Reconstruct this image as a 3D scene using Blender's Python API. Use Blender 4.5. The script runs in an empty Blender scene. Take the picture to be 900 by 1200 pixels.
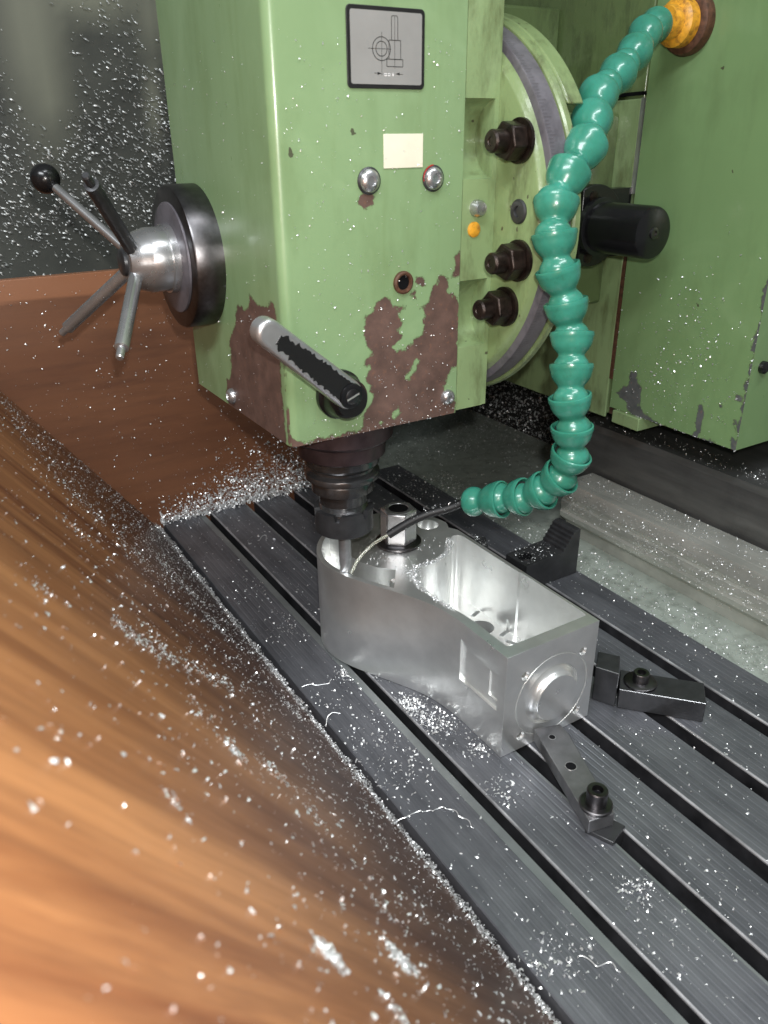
import bpy, bmesh, math, random
import numpy as np
from mathutils import Vector, Matrix, noise as mnoise

rng = np.random.default_rng(7)
random.seed(7)
S = bpy.context.scene
col = S.collection

# ------------------------------------------------------------------ camera
FPX, PITCH, YAW, ROLL = 923.8, math.radians(25.636), math.radians(31.343), math.radians(-.594)
CAM = np.array([-0.28621787, -0.53591735, 0.44280907])
FW = np.array([math.sin(YAW)*math.cos(PITCH), math.cos(YAW)*math.cos(PITCH), -math.sin(PITCH)])
R0 = np.array([math.cos(YAW), -math.sin(YAW), 0.0]); U0 = np.cross(R0, FW)
RT = R0*math.cos(ROLL) + U0*math.sin(ROLL); UP = -R0*math.sin(ROLL) + U0*math.cos(ROLL)
cd = bpy.data.cameras.new('camera'); cam = bpy.data.objects.new('camera', cd); col.objects.link(cam)
cam.matrix_world = Matrix(((RT[0], UP[0], -FW[0], CAM[0]), (RT[1], UP[1], -FW[1], CAM[1]), (RT[2], UP[2], -FW[2], CAM[2]), (0, 0, 0, 1)))
cd.sensor_fit = 'VERTICAL'; cd.sensor_height = 36; cd.sensor_width = 27
cd.lens = FPX/1200*36; cd.clip_start = .01; cd.clip_end = 60
cd.dof.use_dof = True; cd.dof.focus_distance = .70; cd.dof.aperture_fstop = 12.0
S.camera = cam
S.render.resolution_x = 768; S.render.resolution_y = 1024

# ------------------------------------------------------------------ world, lamps, exposure
w = bpy.data.worlds.new('World'); S.world = w; w.use_nodes = True
bg = w.node_tree.nodes['Background']; bg.inputs[0].default_value = (.82, .87, .86, 1); bg.inputs[1].default_value = .175
def lamp(name, kind, loc, energy, colr, size=None, target=None):
    ld = bpy.data.lights.new(name, kind); ld.energy = energy; ld.color = colr
    if kind == 'AREA': ld.shape = 'RECTANGLE'; ld.size, ld.size_y = size
    else: ld.shadow_soft_size = size
    o = bpy.data.objects.new(name, ld); col.objects.link(o); o.location = loc
    if target is not None: o.rotation_euler = (Vector(target)-Vector(loc)).to_track_quat('-Z', 'Y').to_euler()
    return o
fl = CAM + RT*.012 + UP*.030 - FW*.02
lamp('phone_flash', 'POINT', tuple(fl), 7.6, (1, .985, .94), .006)
lamp('left_fill', 'AREA', (-1.15, -1.0, 1.75), 24, (.93, .97, 1), (1.2, .3), (.1, 0, .1))  # added soft fill from the upper left, no such source seen
lamp('overhead_tube', 'AREA', (.25, -.75, 1.95), 12, (.93, .97, 1), (1.3, .16), (.2, .1, 0))
S.view_settings.view_transform = 'Standard'; S.view_settings.look = 'None'
S.view_settings.exposure = 0.45; S.view_settings.gamma = 1

# ------------------------------------------------------------------ tracing helpers (true planes of the place)
def ray(px): return FW + RT*(px[0]-450)/FPX - UP*(px[1]-600)/FPX
def at(ax, v, px):
    d = ray(px); i = 'xyz'.index(ax); return CAM + d*((v-CAM[i])/d[i])
def depth_pt(px, zc): return CAM + zc*ray(px)

# ------------------------------------------------------------------ mesh helpers
class MB:
    def __init__(s): s.v = []; s.f = []
    def add(s, v, f):
        n = len(s.v); s.v += [tuple(map(float, p)) for p in v]; s.f += [tuple(n+i for i in q) for q in f]; return s
    def box(s, a, b):
        x0, y0, z0 = a; x1, y1, z1 = b
        return s.add([(x0,y0,z0),(x1,y0,z0),(x1,y1,z0),(x0,y1,z0),(x0,y0,z1),(x1,y0,z1),(x1,y1,z1),(x0,y1,z1)],
                     [(0,3,2,1),(4,5,6,7),(0,1,5,4),(1,2,6,5),(2,3,7,6),(3,0,4,7)])
    def lathe(s, prof, o, d, n=40, ref=None, hexr=None):
        """prof = [(t, r)] along axis d from o."""
        d = Vector(d).normalized(); o = Vector(o)
        a = (Vector(ref) if ref else (Vector((0,0,1)) if abs(d.z) < .9 else Vector((1,0,0))))
        a = (a - d*a.dot(d)).normalized(); b = d.cross(a)
        v = []; f = []
        for t, r in prof:
            for k in range(n):
                an = 2*math.pi*k/n; v.append(o + d*t + (a*math.cos(an)+b*math.sin(an))*r)
        for i in range(len(prof)-1):
            for k in range(n):
                k2 = (k+1) % n; f.append((i*n+k, i*n+k2, (i+1)*n+k2, (i+1)*n+k))
        if prof[0][1] > 1e-6: f.append(tuple(reversed(range(n))))
        if prof[-1][1] > 1e-6: f.append(tuple(range((len(prof)-1)*n, len(prof)*n)))
        return s.add(v, f)
    def prism(s, poly, ax, a, b):
        """poly of 2-tuples in the two other axes, extruded along ax from a to b."""
        def P(p, t):
            return (t, p[0], p[1]) if ax == 'x' else ((p[0], t, p[1]) if ax == 'y' else (p[0], p[1], t))
        n = len(poly); v = [P(p, a) for p in poly] + [P(p, b) for p in poly]
        f = [tuple(range(n)), tuple(reversed(range(n, 2*n)))] + [(i, n+i, n+(i+1) % n, (i+1) % n) for i in range(n)]
        return s.add(v, f)
    def tube(s, pts, r, n=8):
        pts = [Vector(p) for p in pts]; v = []; f = []; up = Vector((0, 0, 1))
        for i, p in enumerate(pts):
            d = (pts[min(i+1, len(pts)-1)]-pts[max(i-1, 0)]).normalized()
            a = up - d*up.dot(d)
            if a.length < 1e-4: a = Vector((1, 0, 0)) - d*d.x
            a.normalize(); b = d.cross(a); rr = r[i] if hasattr(r, '__len__') else r
            for k in range(n):
                an = 2*math.pi*k/n; v.append(p+(a*math.cos(an)+b*math.sin(an))*rr)
        for i in range(len(pts)-1):
            for k in range(n): f.append((i*n+k, i*n+(k+1) % n, (i+1)*n+(k+1) % n, (i+1)*n+k))
        f.append(tuple(reversed(range(n)))); f.append(tuple(range((len(pts)-1)*n, len(pts)*n)))
        return s.add(v, f)
    def build(s, name, mat, parent=None, smooth=35, bevel=0, seg=2):
        me = bpy.data.meshes.new(name); me.from_pydata(s.v, [], s.f)
        bm = bmesh.new(); bm.from_mesh(me); bmesh.ops.recalc_face_normals(bm, faces=bm.faces); bm.to_mesh(me); bm.free()
        return link(name, me, mat, parent, smooth, bevel, seg)
def link(name, me, mat, parent=None, smooth=35, bevel=0, seg=2):
    o = bpy.data.objects.new(name, me); col.objects.link(o)
    if mat is not None: me.materials.clear(); me.materials.append(mat)
    if smooth:
        me.polygons.foreach_set('use_smooth', [True]*len(me.polygons)); me.set_sharp_from_angle(angle=math.radians(smooth))
    if parent is not None: o.parent = parent
    if bevel:
        m = o.modifiers.new('bevel', 'BEVEL'); m.width = bevel; m.segments = seg; m.limit_method = 'ANGLE'; m.angle_limit = math.radians(40)
        m.harden_normals = False
    return o
def thing(name, label, cat, group=None):
    o = bpy.data.objects.new(name, None); col.objects.link(o); o.empty_display_size = .02
    o['label'] = label; o['category'] = cat
    if group: o['group'] = group
    return o
def tag(o, label=None, cat=None, group=None, kind=None):
    for k, v in (('label', label), ('category', cat), ('group', group), ('kind', kind)):
        if v: o[k] = v
    return o
def copy_thing(root):
    r = root.copy(); col.objects.link(r)
    for c in root.children:
        d = c.copy(); col.objects.link(d); d.parent = r
        for g in c.children:
            e = g.copy(); col.objects.link(e); e.parent = d
    return r
def boolean(o, cutters):
    for c in cutters:
        m = o.modifiers.new('cut', 'BOOLEAN'); m.operation = 'DIFFERENCE'; m.object = c; m.solver = 'EXACT'
    bpy.context.view_layer.update()
    dg = bpy.context.evaluated_depsgraph_get()
    me = bpy.data.meshes.new_from_object(o.evaluated_get(dg))
    o.modifiers.clear(); o.data = me
    for c in cutters: bpy.data.objects.remove(c, do_unlink=True)
    me.polygons.foreach_set('use_smooth', [True]*len(me.polygons)); me.set_sharp_from_angle(angle=math.radians(30))
    return o

# ------------------------------------------------------------------ materials
class NT:
    def __init__(s, name):
        s.m = bpy.data.materials.new(name); s.m.use_nodes = True; s.t = s.m.node_tree; s.b = s.t.nodes['Principled BSDF']
        s.tc = s.t.nodes.new('ShaderNodeTexCoord')
    def n(s, typ, **kw):
        nd = s.t.nodes.new(typ)
        for k, v in kw.items(): setattr(nd, k, v)
        return nd
    def l(s, a, b): s.t.links.new(a, b)
    def mapping(s, scale=(1,1,1), rot=(0,0,0), src='Object'):
        m = s.n('ShaderNodeMapping'); m.inputs['Scale'].default_value = scale; m.inputs['Rotation'].default_value = rot
        s.l(s.tc.outputs[src], m.inputs[0]); return m.outputs[0]
    def noise(s, scale, detail=4, rough=.55, vec=None, dist=0):
        n = s.n('ShaderNodeTexNoise'); n.inputs['Scale'].default_value = scale; n.inputs['Detail'].default_value = detail
        n.inputs['Roughness'].default_value = rough; n.inputs['Distortion'].default_value = dist
        s.l(vec if vec is not None else s.mapping(), n.inputs['Vector']); return n.outputs['Fac']
    def ramp(s, fac, stops):
        r = s.n('ShaderNodeValToRGB'); e = r.color_ramp.elements
        while len(e) > 1: e.remove(e[-1])
        for i, (p, c) in enumerate(stops):
            el = e[0] if i == 0 else e.new(p)
            el.position = p; el.color = (c, c, c, 1) if not hasattr(c, '__len__') else (*c, 1)
        s.l(fac, r.inputs[0]); return r.outputs[0]
    def math(s, op, a, b=None, clamp=False):
        m = s.n('ShaderNodeMath', operation=op); m.use_clamp = clamp
        for i, x in enumerate((a, b)):
            if x is None: continue
            if isinstance(x, (int, float)): m.inputs[i].default_value = x
            else: s.l(x, m.inputs[i])
        return m.outputs[0]
    def mix(s, fac, a, b):
        m = s.n('ShaderNodeMix', data_type='RGBA')
        for i, x in ((0, fac), (6, a), (7, b)):
            if isinstance(x, (int, float)): m.inputs[i].default_value = x
            elif isinstance(x, tuple): m.inputs[i].default_value = (*x, 1)
            else: s.l(x, m.inputs[i])
        return m.outputs[2]
    def bump(s, h, strength=.3, dist=.001):
        b = s.n('ShaderNodeBump'); b.inputs['Strength'].default_value = strength; b.inputs['Distance'].default_value = dist
        s.l(h, b.inputs['Height']); s.l(b.outputs[0], s.b.inputs['Normal']); return b
    def set(s, **kw):
        for k, v in kw.items():
            k = k.replace('_', ' ')
            inp = s.b.inputs[k]
            if isinstance(v, (int, float)): inp.default_value = v
            elif isinstance(v, tuple): inp.default_value = (*v, 1)
            else: s.l(v, inp)
        return s

def metal(name, colr, rough=.35, metallic=1.0, grain=None, gs=.15, var=.25, nscale=60, bump=.15, grime=None):
    t = NT(name)
    n = t.noise(nscale, 5, .6)
    c = t.mix(t.ramp(n, [(.3, 0), (.75, 1)]), tuple(x*(1-var) for x in colr), tuple(min(1, x*(1+var)) for x in colr))
    if grime:
        g = t.ramp(t.noise(grime[1], 6, .65), [(.48, 0), (.68, 1)]); c = t.mix(t.math('MULTIPLY', g, grime[2]), c, grime[0])
    t.set(Base_Color=c, Metallic=metallic, Roughness=t.math('ADD', t.math('MULTIPLY', n, gs), rough-gs/2))
    if grain: t.bump(t.noise(1, 3, .6, t.mapping(grain)), bump, .0004)
    else: t.bump(t.noise(nscale*8, 3, .6), bump, .0003)
    return t.m

M = {}
M['black_oxide'] = metal('black_oxide', (.055, .056, .060), .38, .55, nscale=90, bump=.2)
M['black_slot'] = metal('shade_black', (.004, .004, .005), .7, .0); M['black_slot'].node_tree.nodes['Principled BSDF'].inputs['Specular IOR Level'].default_value = .15
M['black_part'] = metal('gloss_black', (.008, .008, .009), .22, 0, var=.1, bump=.05)
M['steel'] = metal('steel', (.50, .50, .51), .27, .85, nscale=30, var=.12, bump=.03)
M['steel_dark'] = metal('dark_steel', (.14, .135, .14), .33, 1, nscale=50, var=.35, grime=((.05,.035,.03), 40, .6))
M['chuck_dark'] = metal('dark_holder', (.15, .15, .155), .20, .9, nscale=60, var=.3, bump=.06)
M['nose'] = metal('spindle_nose', (.085, .06, .065), .34, .7, nscale=60, var=.3)
M['bolt_rust'] = metal('rusty_bolt', (.030, .020, .016), .30, .6, nscale=200, var=.7, bump=.7)
M['rusty'] = metal('rust_rim', (.10, .045, .025), .55, .2, nscale=200, var=.6, bump=.8)
M['cutter'] = metal('cutter_steel', (.45, .46, .48), .33, .7, nscale=80)
M['yellow'] = metal('yellow_paint', (.75, .36, .03), .4, 0, nscale=140, var=.25, grime=((.16,.06,.02), 150, .8))
M['white_label'] = metal('cream_label', (.75, .72, .58), .45, 0, nscale=60, var=.06)
M['plate'] = metal('plate_grey', (.30, .30, .29), .45, .15, nscale=30, var=.08)
M['ink'] = metal('black_ink', (.012, .012, .012), .4, 0)
M['faded_ink'] = metal('faded_ink', (.085, .075, .08), .5, .2)
M['white_ink'] = metal('white_ink', (.8, .8, .8), .4, 0)
M['red'] = metal('red_plastic', (.35, .02, .015), .35, 0)
M['scale'] = metal('scale_ring_grey', (.155, .145, .165), .42, .35, nscale=45, var=.25, grime=((.05,.045,.05), 70, .5))
M['ceramic'] = metal('clear_tube', (.80, .82, .68), .15, 0, var=.05); M['ceramic'].node_tree.nodes['Principled BSDF'].inputs['Transmission Weight'].default_value = .92
M['gap'] = metal('gap_rust', (.06, .028, .018), .8, 0, nscale=150, var=.7, bump=.6)

def paint(name, base, dark, attr=False, stain=(.085, .05, .04), grime=.35, chips=True, spec_rough=.28, scale=1.0):
    t = NT(name)
    n1 = t.noise(7*scale, 5, .6); n2 = t.noise(26*scale, 5, .65, t.mapping((1, 1, .35)))
    c = t.mix(t.ramp(n1, [(.3, 0), (.7, 1)]), tuple(base), tuple(b*.86+d*.10 for b, d in zip(base, dark)))
    c = t.mix(t.math('MULTIPLY', t.ramp(n2, [(.5, 0), (.74, 1)]), grime), c, dark)
    run = t.noise(1, 5, .7, t.mapping((55, 55, 5))); c = t.mix(t.math('MULTIPLY', t.ramp(run, [(.56, 0), (.74, 1)]), grime*.7), c, tuple(x*1.4 for x in dark))
    sm = t.noise(11*scale, 3, .6, dist=1.2); c = t.mix(t.math('MULTIPLY', t.ramp(sm, [(.55, 0), (.75, 1)]), .30), c, tuple(min(1, x*1.15+.05) for x in base))
    rough = t.math('ADD', t.math('MULTIPLY', n2, .25), spec_rough-.08)
    hgt = t.noise(330, 2, .5)
    if chips:
        v = t.n('ShaderNodeTexVoronoi'); v.inputs['Scale'].default_value = 62*scale; v.inputs['Randomness'].default_value = 1
        nz = t.n('ShaderNodeTexNoise'); nz.inputs['Scale'].default_value = 160; t.l(t.mapping(), nz.inputs['Vector'])
        vm = t.n('ShaderNodeVectorMath', operation='MULTIPLY_ADD'); t.l(nz.outputs['Color'], vm.inputs[0]); vm.inputs[1].default_value = (.008,)*3
        t.l(t.mapping((1, 1, .75)), vm.inputs[2]); t.l(vm.outputs[0], v.inputs['Vector'])
        sel = t.math('LESS_THAN', v.outputs['Distance'], .14)
        rnd = t.n('ShaderNodeSeparateColor'); t.l(v.outputs['Color'], rnd.inputs[0])
        area = t.ramp(t.noise(4.3, 2), [(.50, .84), (.66, .45)])
        sel = t.math('MULTIPLY', sel, t.math('GREATER_THAN', rnd.outputs[0], area))
        c = t.mix(t.math('MULTIPLY', sel, .85), c, (.055, .045, .03))
    if attr:
        a = t.n('ShaderNodeAttribute', attribute_name='wear')
        nn = t.noise(130, 6, .68, dist=.3); n3 = t.noise(40, 4, .6)
        f = t.math('ADD', a.outputs['Fac'], t.math('MULTIPLY', t.math('ADD', t.math('SUBTRACT', nn, .5), t.math('MULTIPLY', t.math('SUBTRACT', n3, .5), .8)), .014))
        mask = t.math('MULTIPLY', f, 4000, True)
        st = t.mix(t.ramp(t.noise(75, 6, .65), [(.35, 0), (.7, 1)]), stain, tuple(x*1.7 for x in stain))
        st = t.mix(t.ramp(t.noise(300, 3), [(.62, 0), (.72, .5)]), st, (.20, .09, .05))
        edge = t.math('MULTIPLY', t.math('ADD', f, .0009), 2500, True)
        c = t.mix(t.math('MULTIPLY', t.math('SUBTRACT', edge, mask), .6), c, (.07, .09, .035))
        c = t.mix(mask, c, st)
        rough = t.math('ADD', t.math('MULTIPLY', mask, .25), rough)
        hgt = t.math('SUBTRACT', t.math('MULTIPLY', hgt, .25), mask)
    t.set(Base_Color=c, Roughness=rough, Coat_Weight=.25, Coat_Roughness=.12)
    t.bump(hgt, .35, .0005)
    return t.m
GREEN = (.228, .345, .175)
M['green'] = paint('green_paint', GREEN, (.10, .15, .045), attr=True)
M['green2'] = paint('green_paint_flange', (.245, .345, .165), (.075, .085, .028), grime=.85, scale=1.8)
M['green5'] = paint('green_paint_drum', (.20, .275, .12), (.055, .06, .022), grime=.9, scale=1.8)
M['green3'] = paint('green_paint_column', (.175, .285, .125), (.09, .14, .055), attr=True, stain=(.07, .075, .075), grime=.4)
M['green4'] = paint('green_paint_shaded_grimy', (.125, .18, .072), (.04, .05, .024), grime=.8, chips=False, scale=2)  # grimy green, base darkened to stand for distance and the hose's shadow

def hose_mat():
    t = NT('hose_plastic'); n = t.noise(60, 4)
    c = t.mix(t.ramp(n, [(.35, 0), (.7, 1)]), (.030, .19, .13), (.045, .26, .19))
    c = t.mix(t.math('MULTIPLY', t.ramp(t.noise(210, 5, .7), [(.55, 0), (.72, 1)]), .35), c, (.03, .10, .06))
    t.set(Base_Color=c, Roughness=.27, Subsurface_Weight=.12, Subsurface_Scale=.004, Coat_Weight=.3)
    t.bump(t.noise(400, 2), .15, .0003); return t.m
M['hose'] = hose_mat()

def wood(name, vecscale, c0, c1, c2, rough=.38, band=None, foot_shade_dirt=False):
    t = NT(name); m = t.mapping(vecscale)
    a = t.noise(1, 6, .6, m, .6); b = t.noise(2.2, 8, .7, m); big = t.noise(.35, 2, .5, m)
    c = t.mix(t.ramp(a, [(.3, 0), (.7, 1)]), c0, c1)
    c = t.mix(t.math('MULTIPLY', t.ramp(b, [(.45, 0), (.75, 1)]), .75), c, c2)
    c = t.mix(t.math('MULTIPLY', t.ramp(big, [(.4, 0), (.65, 1)]), .45), c, tuple(x*1.25 for x in c1))
    if foot_shade_dirt:
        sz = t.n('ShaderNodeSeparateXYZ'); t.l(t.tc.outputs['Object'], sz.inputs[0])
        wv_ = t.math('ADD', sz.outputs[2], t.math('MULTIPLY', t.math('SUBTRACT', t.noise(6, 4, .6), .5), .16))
        c = t.mix(t.ramp(wv_, [(.04, .80), (.24, 0)]), c, (.030, .012, .009))  # shadow and dirt along the board's foot, put into the wood colour
    if band is not None:
        sx = t.n('ShaderNodeSeparateXYZ'); t.l(t.tc.outputs['Object'], sx.inputs[0])
        e_ = t.math('ADD', sx.outputs[2], t.math('MULTIPLY', a, .02)); c = t.mix(t.math('MULTIPLY', t.math('SUBTRACT', e_, band), 220, True), c, tuple(x*1.7 for x in c1))
    t.set(Base_Color=c, Roughness=t.math('ADD', t.math('MULTIPLY', b, .3), rough-.15), Coat_Weight=.15, Coat_Roughness=.3)
    t.bump(b, .12, .0006); return t.m
M['wood_back'] = wood('plywood_back', (4, 10, 34), (.135, .054, .028), (.185, .078, .038), (.065, .024, .013), band=.295)
M['wood_front'] = wood('plywood_front', (4, 38, 4), (.115, .036, .015)  , (.40, .185, .075), (.060, .019, .010), foot_shade_dirt=True)

def alu(name, colr=(.62, .63, .62), rough=.27, rings=False, mill=True):
    t = NT(name); n = t.noise(35, 5, .6)
    c = t.mix(t.ramp(n, [(.3, 0), (.75, 1)]), tuple(x*.84 for x in colr), colr)
    t.set(Base_Color=c, Metallic=.86, Roughness=t.math('ADD', t.math('MULTIPLY', n, .2), rough-.1))
    h = t.noise(1, 3, .6, t.mapping((900, 900, 9)))
    if rings:
        sx = t.n('ShaderNodeSeparateXYZ'); t.l(t.tc.outputs['Object'], sx.inputs[0])
        dx = t.math('SUBTRACT', sx.outputs[0], .0858); dz = t.math('SUBTRACT', sx.outputs[2], .0423)
        rr = t.math('SQRT', t.math('ADD', t.math('MULTIPLY', dx, dx), t.math('MULTIPLY', dz, dz)))
        cb = t.n('ShaderNodeCombineXYZ'); t.l(rr, cb.inputs[0])
        rn = t.n('ShaderNodeTexNoise'); rn.inputs['Scale'].default_value = 260; rn.inputs['Detail'].default_value = 4; t.l(cb.outputs[0], rn.inputs['Vector'])
        geo = t.n('ShaderNodeSeparateXYZ'); t.l(t.tc.outputs['Normal'], geo.inputs[0])
        front = t.math('GREATER_THAN', t.math('MULTIPLY', geo.outputs[1], -1), .8)
        mx = t.n('ShaderNodeMix', data_type='FLOAT'); t.l(front, mx.inputs[0]); t.l(h, mx.inputs[2]); t.l(rn.outputs['Fac'], mx.inputs[3]); h = mx.outputs[0]
    t.bump(h, .12, .0003); return t.m
M['alu'] = alu('machined_aluminium', (.93,.94,.93), .31, rings=True)
M['alu_bright'] = alu('bright_aluminium', (.78, .79, .77), .22)
M['alu_cast'] = metal('cast_aluminium', (.62, .62, .63), .34, .85, nscale=40, var=.15)

def table_mat(name, c0, c1, rough):
    t = NT(name)
    a = t.noise(1, 5, .6, t.mapping((60, 7, 60))); b = t.noise(14, 6, .65)
    c = t.mix(t.ramp(a, [(.3, 0), (.7, 1)]), c0, c1)
    c = t.mix(t.math('MULTIPLY', t.ramp(b, [(.45, 0), (.7, 1)]), .5), c, tuple(x*.55 for x in c0))
    t.set(Base_Color=c, Metallic=.55, Roughness=t.math('ADD', t.math('MULTIPLY', b, .3), rough-.15))
    t.bump(a, .25, .0004); return t.m
M['land'] = table_mat('table_land_iron', (.115, .120, .136), (.215, .222, .245), .34)
M['strip'] = table_mat('table_rabbet_iron', (.20, .22, .225), (.30, .32, .32), .38)
M['way'] = table_mat('bright_way', (.42, .43, .39), (.62, .62, .57), .30)
M['way_dark'] = table_mat('oily_way', (.09, .09, .088), (.16, .16, .155), .33)
M['pan'] = metal('pan_paint', (.33, .37, .33), .33, .1, nscale=24, var=.15, grime=((.06, .07, .05), 75, .45), bump=.2)
M['soot'] = metal('dirty_iron', (.022, .022, .021), .6, .2, nscale=60, var=.5, bump=.6)

def chip_mat():
    t = NT('chip_aluminium'); t.set(Base_Color=(.86, .87, .88), Metallic=.7, Roughness=.34); return t.m
M['chip'] = chip_mat()
M['chip_dull'] = metal('dull_chip', (.55, .56, .55), .42, .7)
M['rubber'] = metal('black_rubber', (.008, .008, .009), .55, 0)
M['slot_iron'] = metal('slot_iron', (.022, .022, .025), .5, .2, nscale=40, var=.6)
M['edge_steel'] = metal('edge_steel', (.42, .42, .44), .45, .6, nscale=30, var=.5)
M['grey_steel'] = metal('grey_steel', (.24, .24, .25), .34, .8, nscale=60, var=.25)

def sheet_mat():
    t = NT('backdrop_sheet')
    n = t.noise(2.6, 3, .5, t.mapping((1.6, 1, .8))); n2 = t.noise(20, 5)
    c = t.mix(t.ramp(n2, [(.3, 0), (.7, 1)]), (.040, .042, .037), (.065, .068, .058))
    a = t.n('ShaderNodeAttribute', attribute_name='wear')
    c = t.mix(t.math('MULTIPLY', a.outputs['Fac'], 1, True), c, (.20, .205, .155))
    t.set(Base_Color=c, Roughness=.55); t.bump(n2, .3, .002); return t.m
M['sheet'] = sheet_mat()

# ------------------------------------------------------------------ wear maps: worn shapes traced on a face, kept as an attribute
def signed_dist(P, polys, holes=()):
    def sd(poly):
        a = np.array(poly); b = np.roll(a, -1, 0); d = np.full(len(P), 1e9); ins = np.zeros(len(P), bool)
        for p, q in zip(a, b):
            e = q-p; t = np.clip(((P-p)@e)/(e@e+1e-12), 0, 1); d = np.minimum(d, np.linalg.norm(P-(p+t[:, None]*e), axis=1))
            c = ((p[1] > P[:, 1]) != (q[1] > P[:, 1])) & (P[:, 0] < (q[0]-p[0])*(P[:, 1]-p[1])/((q[1]-p[1]) or 1e-12)+p[0]); ins ^= c
        return np.where(ins, d, -d)
    s = np.full(len(P), -1.0)
    for p in polys: s = np.maximum(s, sd(p))
    for p in holes: s = np.minimum(s, -sd(p))
    return np.clip(s, -.02, .02)
def grid_sheet(U, V, f):
    """quads over parameters U x V; f(u,v)->(x,y,z)."""
    v = [f(a, b) for b in V for a in U]; n = len(U)
    q = [(j*n+i, j*n+i+1, (j+1)*n+i+1, (j+1)*n+i) for j in range(len(V)-1) for i in range(n-1)]
    return v, q
def set_wear(o, vals):
    at_ = o.data.attributes.new('wear', 'FLOAT', 'POINT'); at_.data.foreach_set('value', np.asarray(vals, np.float32))

# ================================================================== LARGE STRUCTURE
fo = MB().add([(-4,-4,-.9),(4,-4,-.9),(4,4,-.9),(-4,4,-.9)], [(0,1,2,3)]).build('floor', M['soot'], smooth=0); tag(fo, kind='structure')
# dark sheet behind
Us = np.linspace(-1.5, .75, 120); Vs = np.linspace(-.4, 1.6, 110)
v, q = grid_sheet(Us, Vs, lambda a, b: (a, .62+.010*math.sin(a*9)+.006*math.sin(b*7+a*3), b))
nv = len(v); v2 = [(p[0], p[1]+.01, p[2]) for p in v]
bs = MB().add(v, q); bs.add([(-1.5,.64,-.4),(.75,.64,-.4),(.75,.64,1.6),(-1.5,.64,1.6)], [(0,1,2,3)])
me = bpy.data.meshes.new('back_wall'); me.from_pydata(bs.v, [], bs.f)
sheet = link('back_wall', me, M['sheet'], smooth=60); tag(sheet, kind='structure')
P = np.array([(p[0], p[2]) for p in bs.v]); wear = np.zeros(len(P))
for px, rx, rz in (((32, 20), .042, .15), ((50, 95), .030, .07), ((178, 10), .018, .06), ((95, -10), .08, .035), ((185, 120), .010, .05)):
    c = at('y', .62, px)[[0, 2]]; d = np.sqrt(((P[:, 0]-c[0])/rx)**2+((P[:, 1]-c[1])/rz)**2); wear = np.maximum(wear, np.clip(1.35-d, 0, 1)**1.2)
set_wear(sheet, wear*.85)

# ------------------------------------------------------------------ milling table
SL = [.0035, .0655, .1255, .1877, .2485]      # right edges of the T-slots
SWID = [.0160, .0150, .0138, .0138, .0135]
RAB = [.0088, .0040, .0, .0, .0]
Y0, Y1 = -.85, .379
table = thing('milling_table', 'long black cast iron milling table with five slots under the housing', 'machine table')
MB().box((-.0585, Y0, -.075), (.297, Y1-.002, -.032)).build('table_body', M['black_slot'], table, bevel=.001)
edges = [-.0588]; 
def land(x0, x1, rab_next):
    n = 8; m = .0025; w0 = (x1-x0-2*m)/n; prof = [(x0, -.031), (x0, -.0008), (x0+.0008, 0)]
    for k in range(n):
        a = x0+m+k*w0; prof += [(a+w0*.30, 0), (a+w0*.40, -.00018), (a+w0*.62, -.00018), (a+w0*.72, 0)]
    prof += [(x1-.0008, 0), (x1, -.0008)]
    if rab_next: prof += [(x1, -.0016)]
    prof += [(x1, -.031)]
    MB().prism(prof, 'y', Y0, Y1).build('land', M['land'], table, smooth=15)
xs = -.0588
for r, wd, rb in zip(SL, SWID, RAB):
    land(xs, r-wd, rb)
    if rb: MB().prism([(r-wd+.0002, -.031), (r-wd+.0002, -.0012), (r-wd+rb-.0015, -.0014), (r-wd+rb, -.004), (r-wd+rb, -.031)], 'y', Y0, Y1).build('rabbet_strip', M['strip'], table, smooth=15)
    xs = r
land(xs, .297, 0)
for r, wd, rb in zip(SL, SWID, RAB):
    MB().box((r-.0007, Y0, -.0312), (r-.0001, Y1-.002, -.0016)).build('slot_wall', M['slot_iron'], table, smooth=0)
# bright worn arris along the right edge of each slot
for r in SL:
    MB().prism([(r-.0006, -.0016), (r-.0006, -.0005), (r-.0001, .0001), (r+.0007, .0003), (r+.0011, .0001), (r+.0011, -.001)], 'y', Y0, Y1-.001)  .build('worn_edge', M['edge_steel'], table, smooth=0)

# ------------------------------------------------------------------ pan, saddle way beam, dirty recess
pan = thing('coolant_pan', 'grey green coolant pan strewn with chips between table and bright slideway', 'pan')
MB().box((.2985, -.9, -.020), (.80, .615, -.012)).build('pan_floor', M['pan'], pan)
MB().box((-.0, .3815, -.0215), (.2984, .615, -.0125)).build('pan_end', M['pan'], pan)
beam = thing('machine_slideway', 'bright and oily steel slideway beam stepping up beside the right side of the table', 'slideway')
BY1 = .105
MB().prism([(.372, -.0118), (.372, .002), (.361, .012), (.360, .0185), (.3625, .021), (.362, .026), (.3612, .0265), (.3612, .033), (.3635, .035), (.3625, .0405), (.3612, .041), (.3612, .0505), (.3635, .0575), (.375, .0575), (.375, -.0118)], 'y', -.9, BY1).build('lower_face', M['way'], beam, smooth=20)
MB().prism([(.3752, 0), (.3752, .0578), (.4105, .0578), (.4105, 0)], 'y', -.9, BY1).build('way_top', M['way'], beam, smooth=20, bevel=.0006)
MB().prism([(.4108, 0), (.4108, .054), (.4150, .054), (.4150, 0)], 'y', -.9, BY1).build('oil_groove', M['black_slot'], beam)
MB().prism([(.4152, 0), (.4152, .110), (.4185, .1165), (.80, .1165), (.80, 0)], 'y', -.9, BY1+.035).build('upper_ledge', M['way_dark'], beam, smooth=20)
rec = MB().box((.565, .142, -.0119), (.8, .615, .13)).build('recess_block', M['soot'], None)
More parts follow.
